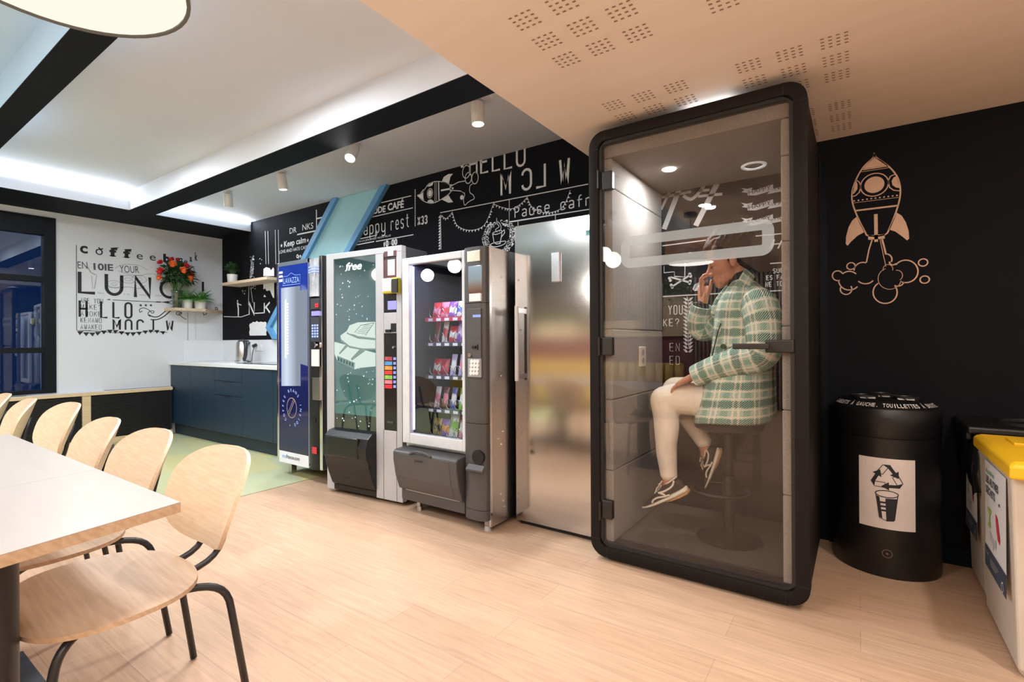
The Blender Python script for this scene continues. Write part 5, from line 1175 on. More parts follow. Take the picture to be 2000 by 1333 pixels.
# ankles
kN, aN = Q(1294, 782, 2.825), Q(1306, 936, 2.815); kF, aF = Q(1316, 762, 3.06), Q(1376, 872, 3.065)
limb(B, [kN, kN.lerp(aN, .5), aN, aN+Vector((-.005, 0, -.05))], [.052, .05, .036, .038]); limb(B, [kF, kF.lerp(aF, .5), aF, aF+Vector((.012, 0, -.05))], [.052, .05, .036, .038])
limb(B, [hipc+Vector((0, -.09, -.02)), hipc.lerp(kN, .5)+Vector((0, 0, .0)), kN], [.08, .075, .055]); limb(B, [hipc+Vector((0, .09, -.02)), hipc.lerp(kF, .5), kF], [.08, .075, .055])
body = skinned(B, 'body', m_skin, .0042, 5)
# face marks
m_lip = mat('lips', (.42, .12, .11), .4, var=.05); m_lash = mat('lashes', (.012, .008, .007), .6)
mb = MB()
for s in (-1, 1): mb.tube([H(.079, s*.042, .0225), H(.087, s*.032, .0285), H(.093, s*.020, .0275), H(.096, s*.012, .0225)], [.0015, .003, .0033, .002], 6)
mb.build('eyebrows', m_hair, body, smooth=True); mb = MB()
for s in (-1, 1): mb.tube([H(.078, s*.043, -.008), H(.087, s*.036, -.0135), H(.0905, s*.027, -.0145), H(.088, s*.017, -.011)], [.001, .0022, .0022, .001], 6)
mb.build('eyelashes', m_lash, body, smooth=True); mb = MB()
mb.tube([H(.083, -.019, -.0755), H(.094, -.009, -.0715), H(.0965, 0, -.0725), H(.094, .009, -.0715), H(.083, .019, -.0755)], [.002, .0055, .0055, .0055, .002], 8)
mb.tube([H(.082, -.017, -.077), H(.0925, -.008, -.0825), H(.0945, 0, -.083), H(.0925, .008, -.0825), H(.082, .017, -.077)], [.002, .0055, .006, .0055, .002], 8)
mb.build('lips', m_lip, body, smooth=True)
# hair swept up from the nape
mb = MB()
ell(mb, (-.026, 0, .048), (.098, .083, .088)); ell(mb, (.012, 0, .092), (.082, .070, .044), .15); ell(mb, (-.058, 0, .090), (.070, .068, .066)); ell(mb, (-.062, 0, -.005), (.052, .070, .062)); ell(mb, (-.060, 0, -.045), (.042, .058, .045)); ell(mb, (-.045, 0, .0), (.050, .079, .045)); ell(mb, (.060, 0, .088), (.034, .050, .026), .3)
for s in (-1, 1): ell(mb, (.020, s*.060, .050), (.052, .020, .042)); mb.tube([H(.010, s*.074, .03), H(.010, s*.0755, .004), H(.012, s*.074, -.022)], [.012, .007, .003], 8)
rng = random.Random(8)
for i in range(90):
    a, e = rng.uniform(0, 2*PI), rng.uniform(.1, 1.2); c = Vector((-.03+.115*math.cos(e)*math.cos(a), .085*math.cos(e)*math.sin(a), .062+.095*math.sin(e)))
    if c.x > .06 and c.z < .09: continue
    tdir = Vector((-.5, rng.uniform(-.4, .4), .5)); mb.tube([HM @ (c-tdir*.03), HM @ (c+Vector((0, 0, .006))), HM @ (c+tdir*.035)], [.003, .007, .003], 6)
skinned(mb, 'hair', m_hair, .0055, 1)
mb = MB(); limb(mb, [nb+Vector((0, 0, -.05)), nb, nb.lerp(nt_, .60)], [.10, .080, .074]); limb(mb, [Q(1440, 640, 2.93), Q(1448, 600, 2.94), nb], [.10, .10, .085]); skinned(mb, 'roll_neck_top', m_blacktop, .007, 3)
mb = MB()
for a, b in ((elF, wrF), (elN, wrN)): limb(mb, [a.lerp(b, .6), a.lerp(b, .93)], [.037, .034])
mb.build('inner_cuffs', m_blacktop, person, smooth=True)
# ---- trousers
mb = MB()
th = kN-hipc
limb(mb, [hipc+Vector((.02, -.08, -.025)), hipc.lerp(kN, .5)+Vector((0, -.022, -.005)), hipc.lerp(kN, .82)+Vector((0, -.01, .004)), kN+Vector((.012, 0, .0))], [.105, .093, .086, .080], 18)
limb(mb, [kN+Vector((.012, 0, 0)), kN.lerp(aN, .30)+Vector((.012, 0, 0)), kN.lerp(aN, .62), aN+Vector((0, 0, .03))], [.080, .070, .058, .047], 18)
limb(mb, [hipc+Vector((.02, .08, -.025)), hipc.lerp(kF, .5)+Vector((0, .03, -.005)), kF+Vector((.01, 0, 0))], [.105, .098, .078], 18)
limb(mb, [kF+Vector((.01, 0, 0)), kF.lerp(aF, .4)+Vector((.012, 0, -.012)), aF+Vector((-.008, 0, .03))], [.078, .066, .047], 18)
mb.sphere(hipc+Vector((.0, 0, -.02)), .13, 20, 12)
for a, k_ in ((aN, kN), (aF, kF)):
    d = (a-k_).normalized()
    for q, r in ((-.10, .0535), (-.045, .0505), (-.025, .0495), (.0, .0485)): 
        c = a+Vector((0, 0, .022))+d*q; mb.tube([c-d*.006, c, c+d*.006], [r-.004, r, r-.003], 18)
skinned(mb, 'trousers', m_cream_tr, .0062, 3)
# ---- plaid coat
def plaid():
    m = bpy.data.materials.new('green_plaid'); m.use_nodes = True; n, l = nt(m); b = n['Principled BSDF']; b.inputs['Roughness'].default_value = .95
    uv = n.new('ShaderNodeUVMap'); sp = n.new('ShaderNodeSeparateXYZ'); l.new(uv.outputs[0], sp.inputs[0])
    def M_(op, a, b_=None, c=None):
        q = n.new('ShaderNodeMath'); q.operation = op
        for i, v in enumerate((a, b_, c)):
            if v is None: continue
            if isinstance(v, (int, float)): q.inputs[i].default_value = v
            else: l.new(v, q.inputs[i])
        return q.outputs[0]
    nz = n.new('ShaderNodeTexNoise'); nz.inputs['Scale'].default_value = 60; l.new(uv.outputs[0], nz.inputs[0]); nz.inputs['Detail'].default_value = 5
    wob = M_('MULTIPLY_ADD', nz.outputs[0], .011, -.0055)
    u, v = M_('ADD', sp.outputs[0], wob), M_('ADD', sp.outputs[1], wob)
    fv, fu = M_('FRACT', M_('DIVIDE', v, .094)), M_('FRACT', M_('DIVIDE', u, .078))
    band = lambda f, a, c: M_('MULTIPLY', M_('GREATER_THAN', f, a), M_('LESS_THAN', f, c))
    tw = M_('GREATER_THAN', M_('FRACT', M_('DIVIDE', M_('ADD', M_('MULTIPLY', u, -1.0), v), .0105)), .45)
    dark_h, dark_v = band(fv, .0, .37), band(fu, .30, .62)
    cr_h, cr_v = M_('MAXIMUM', band(fv, .43, .52), band(fv, .84, .93)), M_('MAXIMUM', band(fu, .03, .13), band(fu, .78, .88))
    def mix(fac, c1, c2):
        q = n.new('ShaderNodeMix'); q.data_type = 'RGBA'; l.new(fac, q.inputs[0])
        for i, c in ((6, c1), (7, c2)):
            if isinstance(c, tuple): q.inputs[i].default_value = c+(1,)
            else: l.new(c, q.inputs[i])
        return q.outputs[2]
    cream, mint, mid, dark = (.80, .77, .64), (.43, .58, .49), (.17, .35, .27), (.012, .10, .078)
    c = mix(M_('MULTIPLY', dark_v, tw), mint, mid)
    c = mix(M_('MULTIPLY', dark_h, tw), c, dark)
    c = mix(M_('MULTIPLY', cr_h, M_('SUBTRACT', 1, M_('MULTIPLY', tw, .35))), c, cream); c = mix(M_('MULTIPLY', cr_v, M_('SUBTRACT', 1, M_('MULTIPLY', tw, M_('MULTIPLY_ADD', dark_h, .6, .2)))), c, cream)
    l.new(c, b.inputs['Base Color'])
    t_ = n.new('ShaderNodeTexNoise'); t_.inputs['Scale'].default_value = 420; l.new(uv.outputs[0], t_.inputs[0]); bp = n.new('ShaderNodeBump'); bp.inputs['Strength'].default_value = .6; bp.inputs['Distance'].default_value = .003; l.new(t_.outputs[0], bp.inputs['Height']); l.new(bp.outputs[0], b.inputs['Normal'])
    return m
m_plaid = plaid()
class UVM:
    def __init__(s): s.v = []; s.f = []; s.u = []
    def loft(s, rings, u0=0, v0=0, closed=True, us=None):
        """rings of points -> skin with a metric UV map (u round the ring, v along the loft)"""
        n = len(rings[0]); o = len(s.v); K = len(rings); cum = [0]
        mid = rings[K//2]; L = [0]
        for i in range(n if closed else n-1): L.append(L[-1]+(Vector(mid[(i+1) % n])-Vector(mid[i])).length)
        for a, b in zip(rings, rings[1:]): cum.append(cum[-1]+sum(((Vector(q)-Vector(p)).length for p, q in zip(a, b)), 0)/n)
        s.v += [Vector(p) for r in rings for p in r]
        for k in range(K-1):
            for i in range(n if closed else n-1):
                j = (i+1) % n; s.f.append((o+k*n+i, o+k*n+j, o+(k+1)*n+j, o+(k+1)*n+i)); s.u.append([(u0+L[i], v0+cum[k]), (u0+L[i+1], v0+cum[k]), (u0+L[i+1], v0+cum[k+1]), (u0+L[i], v0+cum[k+1])])
        return s
    def tube(s, pts, rad, n=22, k=5, u0=0, v0=0, squash=None):
        P = smooth_path(pts, k); R = []
        for i in range(len(P)):
            f = i/k; a = min(int(f), len(rad)-2); t = f-a; R.append(rad[a]*(1-t)+rad[a+1]*t)
        q = MB(); q.tube(P, R, n); rs = [q.v[i*n:(i+1)*n] for i in range(len(P))]
        return s.loft(rs, u0, v0)
    def build(s, name, m, parent, solid=.006, sub=1, off=1):
        me = bpy.data.meshes.new(name); me.from_pydata([tuple(p) for p in s.v], [], s.f); ul = me.uv_layers.new(name='UVMap'); i = 0
        for f in s.u:
            for q in f: ul.data[i].uv = q; i += 1
        me.materials.append(m); me.polygons.foreach_set('use_smooth', [True]*len(me.polygons)); o = bpy.data.objects.new(name, me); COL.objects.link(o)
        if solid: d = o.modifiers.new('s', 'SOLIDIFY'); d.thickness = solid; d.offset = off
        if sub: d = o.modifiers.new('sub', 'SUBSURF'); d.levels = sub; d.render_levels = sub
        o.parent = parent; o.matrix_parent_inverse = world_of(parent).inverted(); return o
def cring(ul, ur, v, hw, yc=2.965, n=40, e=2.5, sag=0, tilt=0, open_=0):
    a, b = Q(ul, v, yc), Q(ur, v+tilt, yc); cx_, cz_, rx = (a.x+b.x)/2, (a.z+b.z)/2, (b.x-a.x)/2; out = []
    for i in range(n):
        t = 2*PI*i/n; c, s_ = math.cos(t), math.sin(t)
        x = cx_+rx*abs(c)**(2/e)*(1 if c > 0 else -1); y = yc+hw*abs(s_)**(2/e)*(1 if s_ > 0 else -1)
        out.append(Vector((x, y, cz_+(b.z-a.z)/2*c+sag*math.sin(3*t+1)+.0*y)))
    return out
cm = UVM()
cm.loft([cring(1362, 1514, 822, .240, sag=.004, tilt=-3, e=2.7), cring(1368, 1514, 797, .240, tilt=-3, e=2.6), cring(1377, 1512, 760, .232, tilt=-2), cring(1388, 1510, 720, .208), cring(1397, 1511, 680, .19), cring(1399, 1512, 640, .19), cring(1403, 1510, 610, .205), cring(1411, 1505, 586, .205), cring(1421, 1497, 570, .165), cring(1430, 1484, 558, .115), cring(1437, 1474, 549, .085)])
cm.tube([Q(1470, 582, 2.86), Q(1483, 600, 2.80), Q(1493, 645, 2.765), Q(1487, 692, 2.755), Q(1440, 706, 2.765), Q(1395, 720, 2.785), Q(1357, 735, 2.80)], [.060, .088, .082, .078, .068, .060, .052], 24, u0=.02, v0=.03)
cm.tube([Q(1455, 585, 3.06), Q(1440, 596, 3.125), Q(1404, 624, 3.15), Q(1372, 646, 3.14), Q(1366, 625, 3.115), Q(1372, 597, 3.09)], [.065, .078, .072, .068, .064, .057], 24, u0=.02, v0=.05)
coat = cm.build('coat', m_plaid, person)
# collar: rolled band behind the neck, down both fronts
def strip(path, wvec, name, u0=0):
    P = smooth_path(path, 5); Wd = smooth_path(wvec, 5); cs = UVM(); rs = []
    for p, w_ in zip(P, Wd): rs.append([p-w_*.5, p-w_*.2+Vector((-.004, -.012, .004)), p+w_*.2+Vector((-.004, -.012, .004)), p+w_*.5])
    return cs.loft(rs, u0, 0, closed=False).build(name, m_plaid, coat, solid=.008)
strip([Q(1468, 528, 2.99), Q(1462, 538, 2.875), Q(1446, 566, 2.815), Q(1424, 600, 2.795), Q(1408, 638, 2.80), Q(1398, 672, 2.81)], [Vector((.05, .0, -.055)), Vector((.055, -.01, -.055)), Vector((.08, -.03, -.03)), Vector((.085, -.03, -.02)), Vector((.06, -.02, -.02)), Vector((.02, -.01, -.01))], 'collar')
strip([Q(1466, 530, 2.99), Q(1447, 540, 3.06), Q(1428, 563, 3.04), Q(1408, 590, 2.985), Q(1394, 618, 2.95)], [Vector((.04, .02, -.055)), Vector((.035, .04, -.05)), Vector((.045, .05, -.03)), Vector((.06, .05, -.02)), Vector((.035, .02, -.02))], 'lapel', .04)
MB().tube([Q(1408, 632, 2.765), Q(1402, 650, 2.765), Q(1396, 674, 2.768), Q(1389, 702, 2.77)], .0035, 6).build('front_seam', mat('seam_dark', (.05, .05, .03), .9), coat)
p = Q(1413, 677, 2.765); MB().cyl(p+Vector((0, -.012, 0)), p+Vector((0, .006, 0)), .013, 18).build('button', mat('button_green', (.02, .05, .02), .4), coat, smooth=2)
# ---- trainers
m_shoe, m_sole, m_gum, m_lace = mat('shoe_charcoal', (.020, .015, .014), .7, var=.15, scale=60), mat('sole_cream', (.74, .68, .58), .55, var=.04), mat('sole_gum', (.48, .26, .10), .6), mat('lace_cream', (.72, .64, .54), .8)
def shoe(heel, toe, upv, label, side):
    X = (toe-heel); L = X.length; X.normalize(); Z = (upv-X*upv.dot(X)).normalized(); Y = Z.cross(X); M = Matrix((X, Y, Z)).transposed().to_4x4(); M.translation = heel; k = L/.27
    T = lambda x, y, z: M @ (Vector((x, y, z))*k)
    def sec(x, wd, z0, z1, yo=0, n=16, e=2.6):
        out = []
        for i in range(n):
            t = 2*PI*i/n; c, s_ = math.cos(t), math.sin(t); out.append(T(x, yo+wd*abs(c)**(2/e)*(1 if c > 0 else -1), (z0+z1)/2+(z1-z0)/2*abs(s_)**(2/e)*(1 if s_ > 0 else -1)))
        return out
    up = MB(); up.rings([sec(.004, .012, .03, .07), sec(.012, .026, .022, .088), sec(.04, .033, .02, .094), sec(.075, .034, .02, .088), sec(.11, .035, .018, .082), sec(.15, .040, .018, .068), sec(.19, .044, .018, .054), sec(.225, .042, .02, .045), sec(.25, .034, .022, .038), sec(.262, .018, .024, .032)])
    o = up.build('shoe', m_shoe, person, smooth=True, sub=1)
    sl = MB(); sl.rings([sec(-.006, .016, .012, .034), sec(.006, .032, .004, .036), sec(.05, .037, .002, .032), (sec(.12, .040, .002, .028)), sec(.19, .047, .004, .026), sec(.235, .043, .010, .026), sec(.262, .028, .016, .026), sec(.274, .010, .020, .025)]); sl.build('sole', m_sole, o, smooth=True, sub=1)
    gm = MB(); gm.rings([sec(-.008, .014, .0, .016), sec(.01, .031, -.008, .010), sec(.05, .036, -.009, .006), sec(.10, .036, -.006, .004), sec(.13, .03, -.001, .004)]); gm.build('heel_gum', m_gum, o, smooth=True)
    st = MB()
    def wy(x, z):   # side of the upper at this place
        i = min(max(x/.262, 0), 1); return (.034+.010*math.sin(PI*min(1, i*1.05)**2))*(1-max(0, (z-.045)/.12)**2)
    for pts in ([(.035, .086), (.055, .066), (.09, .058), (.125, .060), (.140, .064)], [(.140, .064), (.125, .052), (.115, .040), (.120, .028)], [(.09, .030), (.13, .036), (.155, .042), (.180, .040), (.196, .030)]):
        P = smooth_path([(x, 0, z) for x, z in pts], 5); st.tube([T(p.x, side*(wy(p.x, p.z)+.0015), p.z) for p in P], .0052*k, 8)
    st.build('side_stripes', m_sole, o, smooth=True)
    lc = MB()
    for i in range(5): x = .112+.017*i; z = .083-.0085*i; lc.tube([T(x, -.020, z-.004), T(x+.004, 0, z+.004), T(x+.008, .020, z-.004)], .0032*k, 6)
    for q in (-1, 1): lc.tube([T(.108, 0, .090), T(.095, q*.02, .105), T(.118, q*.035, .100), T(.112, 0, .091)], .0034*k, 6); lc.tube([T(.110, 0, .09), T(.135, q*.028, .088), T(.160, q*.040, .066)], .003*k, 6)
    lc.build('laces', m_lace, o, smooth=True)
    cl = MB(); cl.tube([T(.055+.036*math.cos(2*PI*i/22), .024*math.sin(2*PI*i/22), .089-.006*math.cos(2*PI*i/22)) for i in range(22)], .0045*k, 8, closed=True); cl.build('collar_lining', m_lace, o, smooth=True)
shoe(Q(1346, 961, 2.81), Q(1259, 998, 2.775), Vector((-.05, 0, 1)), 'near', 1)
shoe(Q(1411, 879, 3.065), Q(1384, 957, 3.03), Vector((-1, -.1, .25)), 'far', 1)
# phone
ph = Q(1398, 535, 3.045); M = Matrix.Translation(ph) @ Euler((math.radians(-6), math.radians(38), math.radians(-10))).to_matrix().to_4x4()
tag(MB().box(-.035, -.004, -.072, .035, .004, .072, M).build('phone', mat('phone_black', (.01, .01, .012), .2), None, bevel=.004), 'slim dark phone held to the far ear by the person in plaid', 'phone')
# ================================================================ PAINTED WALLS
def pb(u, v): p = W(u, v, y=BY); return (p.x, p.z)
def fb(lift=.0025): return Flat((0, BY, 0), (1, 0, 0), (0, 0, 1), lift)
def LB(f, pts, wd): f.line([pb(*p) for p in pts], wd)
def SB(f, body, u0, v0, u1, v1, vt, lw, wk=.72, **k):
    """stroke letters between two baseline pixels; vt = top pixel above the first one"""
    a, b = pb(u0, v0), pb(u1, v1); h = pb(u0, vt)[1]-a[1]; strokes(f, body, a[0], b[0], a[1], h, lw, wk, t1=b[1], **k)
# ---- rocket with smoke, right of the booth
f = fb(); px_ = lambda x, y: pb(1580+x*.31508, 280+y*.31508)   # coordinates measured on an enlargement of the mural
R_ = lambda *pts: [px_(*p) for p in pts]
hull = [(405, 65), (398, 90), (340, 145), (295, 220), (268, 300), (270, 370), (300, 455), (345, 545), (370, 575), (470, 568), (500, 525), (540, 425), (563, 340), (565, 270), (545, 205), (495, 145), (416, 88)]
f.line([(p.x, p.y) for p in smooth_path([px_(*p)+(0,) for p in hull], 3, True)], .0075, True)
f.poly(R_((400, 66), (411, 66), (416, 90), (450, 108), (488, 137), (336, 160), (370, 115), (398, 92)))
f.line(R_((325, 178), (498, 152)), .0028); f.line(R_((335, 165), (490, 141)), .006)
f.disc(px_(405, 258), .047); f.ring(px_(405, 258), .065, .0055)
f.poly(R_((292, 232), (302, 258), (300, 285), (284, 308), (268, 320), (270, 290))); f.line(R_((290, 226), (312, 242), (322, 270), (312, 305), (290, 325), (270, 331)), .0052)
f.poly(R_((540, 206), (555, 235), (561, 278), (540, 276), (517, 260), (512, 235), (525, 212))); f.line(R_((535, 192), (505, 205), (490, 236), (500, 275), (525, 292), (562, 296)), .0052)
for k in range(11): f.disc(px_(280+k*26.5, 358-k*3.4), .0045, 8)
f.line(R_((275, 371), (556, 336)), .0024); f.line(R_((288, 419), (550, 387)), .0095)
f.poly(R_((296, 456), (346, 550), (300, 575), (262, 610), (240, 636), (228, 625), (230, 580), (246, 520), (268, 480))); f.poly(R_((543, 430), (495, 535), (535, 548), (580, 580), (608, 603), (621, 592), (618, 545), (600, 490), (575, 450)))
f.line(R_((414, 440), (417, 612)), .017); f.poly(R_((366, 572), (470, 564), (470, 592), (367, 600)))
f.line(R_((391, 600), (372, 660), (356, 740)), .0065); f.line(R_((453, 595), (465, 640), (477, 690)), .0085); f.line(R_((440, 595), (460, 690), (477, 765)), .0032)
def cloud(arcs, wd):
    """smoke outline made of circle arcs"""
    for (cx_, cy_, r, a0, a1) in arcs:
        n_ = 16; f.line([px_(cx_+r*math.cos(math.radians(a0+(a1-a0)*i/n_)), cy_-r*.92*math.sin(math.radians(a0+(a1-a0)*i/n_))) for i in range(n_+1)], wd)
cloud([(178, 822, 33, 30, 295), (250, 850, 60, 45, 135), (230, 905, 36, 160, 395), (250, 850, 66, 180, 320), (335, 790, 55, 70, 180), (350, 815, 62, 225, 320), (472, 925, 75, 125, 395), (478, 720, 36, -30, 90), (600, 795, 76, -110, 145), (550, 850, 40, 240, 345), (520, 735, 22, 180, 330)], .0065)
cloud([(490, 780, 30, -20, 200), (500, 840, 72, 110, 350), (545, 820, 35, -60, 100)], .003)
for c in ((260, 762), (707, 740), (717, 846)): f.ring(px_(*c), .020, .006, 18)
f.build('rocket_mural', mat('mural_warm_lit', (.66, .43, .29), .6, var=.05, scale=20), wb, 'outline rocket with smoke on the black wall, warm light painted into its colour')  # warm room light put into the mural's colour
# ---- sideways rocket
f = fb(); z = lambda x, y: pb(780+x/5, 260+y/5)
Z_ = lambda *pts: [z(*p) for p in pts]
f.line([(p.x, p.y) for p in smooth_path([z(*p)+(0,) for p in ((180, 610), (225, 580), (290, 500), (350, 475), (430, 480), (500, 512), (508, 570), (440, 630), (350, 680), (290, 685), (230, 660), (195, 625))], 3, True)], .007, True)
f.poly(Z_((180, 612), (205, 590), (238, 548), (243, 660), (215, 640), (195, 622)))
f.ring(z(300, 590), .036, .006, 26, ry=.046); f.disc(z(300, 590), .026, 22, ry=.034)
f.poly(Z_((262, 520), (290, 490), (335, 478), (325, 510), (295, 525))); f.poly(Z_((270, 680), (285, 655), (310, 648), (335, 665), (340, 684), (300, 688)))
f.line(Z_((350, 480), (350, 680)), .006); f.line(Z_((385, 478), (388, 655)), .012); f.line(Z_((235, 560), (240, 655)), .008); f.line(Z_((365, 480), (365, 670)), .004)
f.poly(Z_((415, 478), (435, 430), (480, 402), (525, 398), (500, 430), (485, 500))); f.poly(Z_((415, 650), (480, 600), (500, 640), (528, 675), (480, 682)))
f.line(Z_((408, 562), (530, 540)), .016); f.poly(Z_((492, 505), (513, 500), (515, 575), (497, 578)))
f.line(Z_((513, 515), (580, 480), (640, 470)), .007); f.line(Z_((515, 560), (600, 568), (640, 590)), .007)
for c in ((655, 380, 50, 60), (675, 440, 42, 52), (740, 440, 42, 55)): f.ring(z(c[0], c[1]), .045*c[2]/50, .007, 24, ry=.058*c[3]/60)
f.line([(p.x, p.y) for p in smooth_path([z(*p)+(0,) for p in ((605, 570), (640, 600), (628, 650), (640, 705), (670, 680), (700, 660), (733, 640), (720, 605), (690, 580), (690, 520), (715, 500))], 4)], .006); f.disc(z(612, 630), .022, 14); f.disc(z(615, 322), .018, 12)
f.build('rocket_drawing', m_chalk, wb, 'white rocket drawn lying on its side on the black wall')
# ---- HELLO / MOCLJ W
f = fb(); SB(f, 'HELLO', 914, 343, 1030, 322, 302, .019, .62)
f.build('hello_lettering', m_chalk, wb); f = fb()
for ch, u, v, vt, fl in (('M', 988, 382, 338, 0), ('C', 1029, 372, 331, 1), ('L', 1056, 367, 322, 1), ('W', 1103, 360, 311, 0)):
    a, b = pb(u-8, v), pb(u+8, v); h = pb(u, vt)[1]-a[1]; strokes(f, ch, a[0]-.01, b[0]+.01, a[1], h, .021, .85, flip=bool(fl))
f.build('welcome_lettering', m_chalk, wb)
# ---- bunting and pause cafe
f = fb(); LB(f, [(860, 416), (1149, 360)], .008); LB(f, [(861, 420), (862, 488)], .004)
for k in range(12): 
    c = pb(860.5, 423+k*5.6); f.poly([(c[0], c[1]-.014), (c[0], c[1]+.014), (c[0]-.028, c[1]-.010)])
for pts in (((862, 420), (872, 427), (884, 414)), ((884, 415), (893, 440), (917, 450), (946, 440), (964, 398)), ((964, 398), (980, 405), (1000, 408), (1018, 398), (1030, 385)), ((1030, 385), (1040, 405), (1065, 416), (1092, 410), (1105, 395), (1114, 372))):
    bunting(f, [pb(*p) for p in pts], .022, .004)
f.build('bunting_drawing', m_chalk, wb); f = fb()
LB(f, [(995, 390), (995, 434), (1152, 409)], .007); LB(f, [(1012, 431), (1012, 441)], .006); LB(f, [(1085, 421), (1085, 430)], .006)
SB(f, 'Pause cafn', 1003, 426, 1158, 400, 405, .009, .55); f.build('pause_lettering', m_chalk, wb)
# ---- coffee cup in a wreath
f = fb(); c = pb(973, 462)
f.line(Z_((912, 980), (925, 1070), (950, 1085), (985, 1080), (1000, 1000), (1002, 960)), .007); f.line([(p.x, p.y) for p in smooth_path([z(*p)+(0,) for p in ((912, 980), (940, 965), (985, 950), (1002, 958), (985, 978), (940, 992))], 3, True)], .006, True)
f.line(Z_((1000, 970), (1028, 945), (1030, 975), (1000, 1015)), .007); f.line([(p.x, p.y) for p in smooth_path([z(*p)+(0,) for p in ((890, 1090), (940, 1070), (1000, 1060), (1040, 1058), (1030, 1082), (980, 1105), (920, 1112))], 3, True)], .006, True)
f.line([(p.x, p.y) for p in smooth_path([z(*p)+(0,) for p in ((960, 970), (940, 945), (975, 915), (955, 880), (952, 830))], 4)], .005); f.line([(p.x, p.y) for p in smooth_path([z(*p)+(0,) for p in ((975, 965), (995, 930), (985, 890), (960, 865))], 4)], .005)
for side, pts in ((1, ((915, 885), (875, 930), (845, 1000), (842, 1060), (862, 1110))), (2, ((1010, 865), (1060, 890), (1100, 950), (1105, 1020), (1080, 1090), (1040, 1140)))):
    P = smooth_path([z(*p)+(0,) for p in pts], 7); rng = random.Random(side); f.line([(p.x, p.y) for p in P], .004)
    for p in P:
        for sg in (-1, 1): f.disc((p.x+sg*.020+rng.uniform(-.008, .008), p.y+rng.uniform(-.010, .010)), .013, 7, ry=.009)
f.build('coffee_cup_drawing', m_chalk, wb)
# ---- DE CAFE / happy rest / 10:00 / X33
y_ = lambda x, y: pb(500+x/5.882, 370+y/5.882)
Y_ = lambda *pts: [y_(*p) for p in pts]
f = fb(); 
for a, b in (((1440, 155), (1785, 75)), ((1340, 318), (1805, 213)), ((1155, 640), (1360, 600)), ((1380, 600), (1810, 522)), ((1200, 570), (1390, 527))): f.line([y_(*a), y_(*b)], .009)
f.line(Y_((1390, 470), (1390, 527)), .008)
for k in range(22): f.disc(y_(1830, 8+k*19.5), .007, 8)
f.build('wall_rules', m_chalk, wb); f = fb()
def TB(body, x0, y0, x1, y1, ytop, **k):
    a, b = y_(x0, y0), y_(x1, y1); f.text(body, a[0], a[1], y_(x0, ytop)[1]-a[1], b[0]-a[0], rot=math.atan2(b[1]-a[1], b[0]-a[0]), **k)
TB('ODE', 1345, 285, 1490, 258, 215, bold=.03); TB('CAFÉ', 1515, 245, 1700, 207, 168, bold=.03)
TB('AS LA JOURNÉE NON PLUS', 1175, 612, 1550, 540, 592); f.build('cafe_lettering', m_chalk, wb); f = fb()
a = y_(1225, 530); b = y_(1500, 480); strokes(f, 'happy', y_(1165, 540)[0], b[0], a[1], (y_(1225, 415)[1]-a[1])*1.3, .012, .55, t1=b[1])
a = y_(1540, 475); b = y_(1770, 430); strokes(f, 'rest', a[0], b[0], a[1], (y_(1540, 350)[1]-a[1])*1.25, .012, .50, t1=b[1])
a = y_(1460, 660); b = y_(1625, 630); strokes(f, '10:00', a[0], b[0], a[1], y_(1460, 605)[1]-a[1], .016, .6, t1=b[1])
a = y_(1855, 412); b = y_(1975, 388); strokes(f, 'X33', a[0], b[0], a[1], y_(1855, 325)[1]-a[1], .014, .6, t1=b[1]); f.build('happy_rest_lettering', m_chalk, wb)
# ---- DRINKS / keep calm
f = fb(); TB('DR', 388, 512, 468, 495, 448); TB('NKS', 535, 475, 660, 450, 405)
f.line(Y_((475, 522), (685, 478)), .016); f.line(Y_((696, 235), (698, 465)), .016); f.line(Y_((700, 338), (790, 318)), .016); f.build('drinks_lettering', m_chalk, wb); f = fb()
TB('Keep calm', 325, 665, 575, 610, 600, bold=.02); TB('LOVE AND HATE CAFFEINE', 270, 742, 660, 670, 705)
def star(f, c, r):
    f.poly([(c[0]+(r if i % 2 == 0 else r*.42)*math.sin(PI*i/5), c[1]+(r if i % 2 == 0 else r*.42)*math.cos(PI*i/5)) for i in range(10)])
star(f, y_(295, 648), .026); star(f, y_(597, 588), .026); f.ring(y_(478, 770), .018, .009, 18); f.ring(y_(512, 770), .012, .008, 14); f.line(Y_((490, 800), (495, 760)), .009)
f.build('keep_calm_lettering', m_chalk, wb)
# ---- tightrope figure, skyline strokes and splash left of the machines
x_ = lambda x, y: pb(320+x/5.795, 500+y/5.795); X_ = lambda *pts: [x_(*p) for p in pts]
f = fb(); f.line(X_((680, 688), (780, 692), (880, 692), (920, 678), (970, 662)), .009); f.disc(x_(836, 512), .016, 14); f.poly(X_((828, 530), (845, 530), (852, 600), (850, 690), (840, 690), (838, 600))); f.line(X_((845, 545), (880, 560)), .012)
f.build('tightrope_drawing', m_chalk, wb); f = fb()
SB(f, 'N', 486.5, 615.5, 497.5, 614.5, 592, .025, .9); SB(f, 'K', 516, 612, 528, 611, 592, .025, .9); f.line(X_((1030, 652), (1140, 645)), .012)
for a, b in (((965, 340), (960, 560)), ((985, 360), (1010, 530)), ((1000, 10), (975, 240))): f.line(X_(a, b), .009)
f.build('ink_lettering', m_chalk, wb); f = fb(); rng = random.Random(2)
for q in range(60): c = x_(1000+rng.uniform(-18, 18)*(1+.3*math.sin(q)), 10+q*4); f.disc((c[0], c[1]), rng.uniform(.006, .018), 6)
for q in range(26): c = x_(rng.uniform(870, 930), rng.uniform(390, 440)) if q < 8 else x_(rng.uniform(1080, 1110), rng.uniform(30, 90)) if q < 13 else x_(1000+rng.uniform(-15, 40), rng.uniform(330, 390)); f.disc(c, rng.uniform(.004, .010), 6)
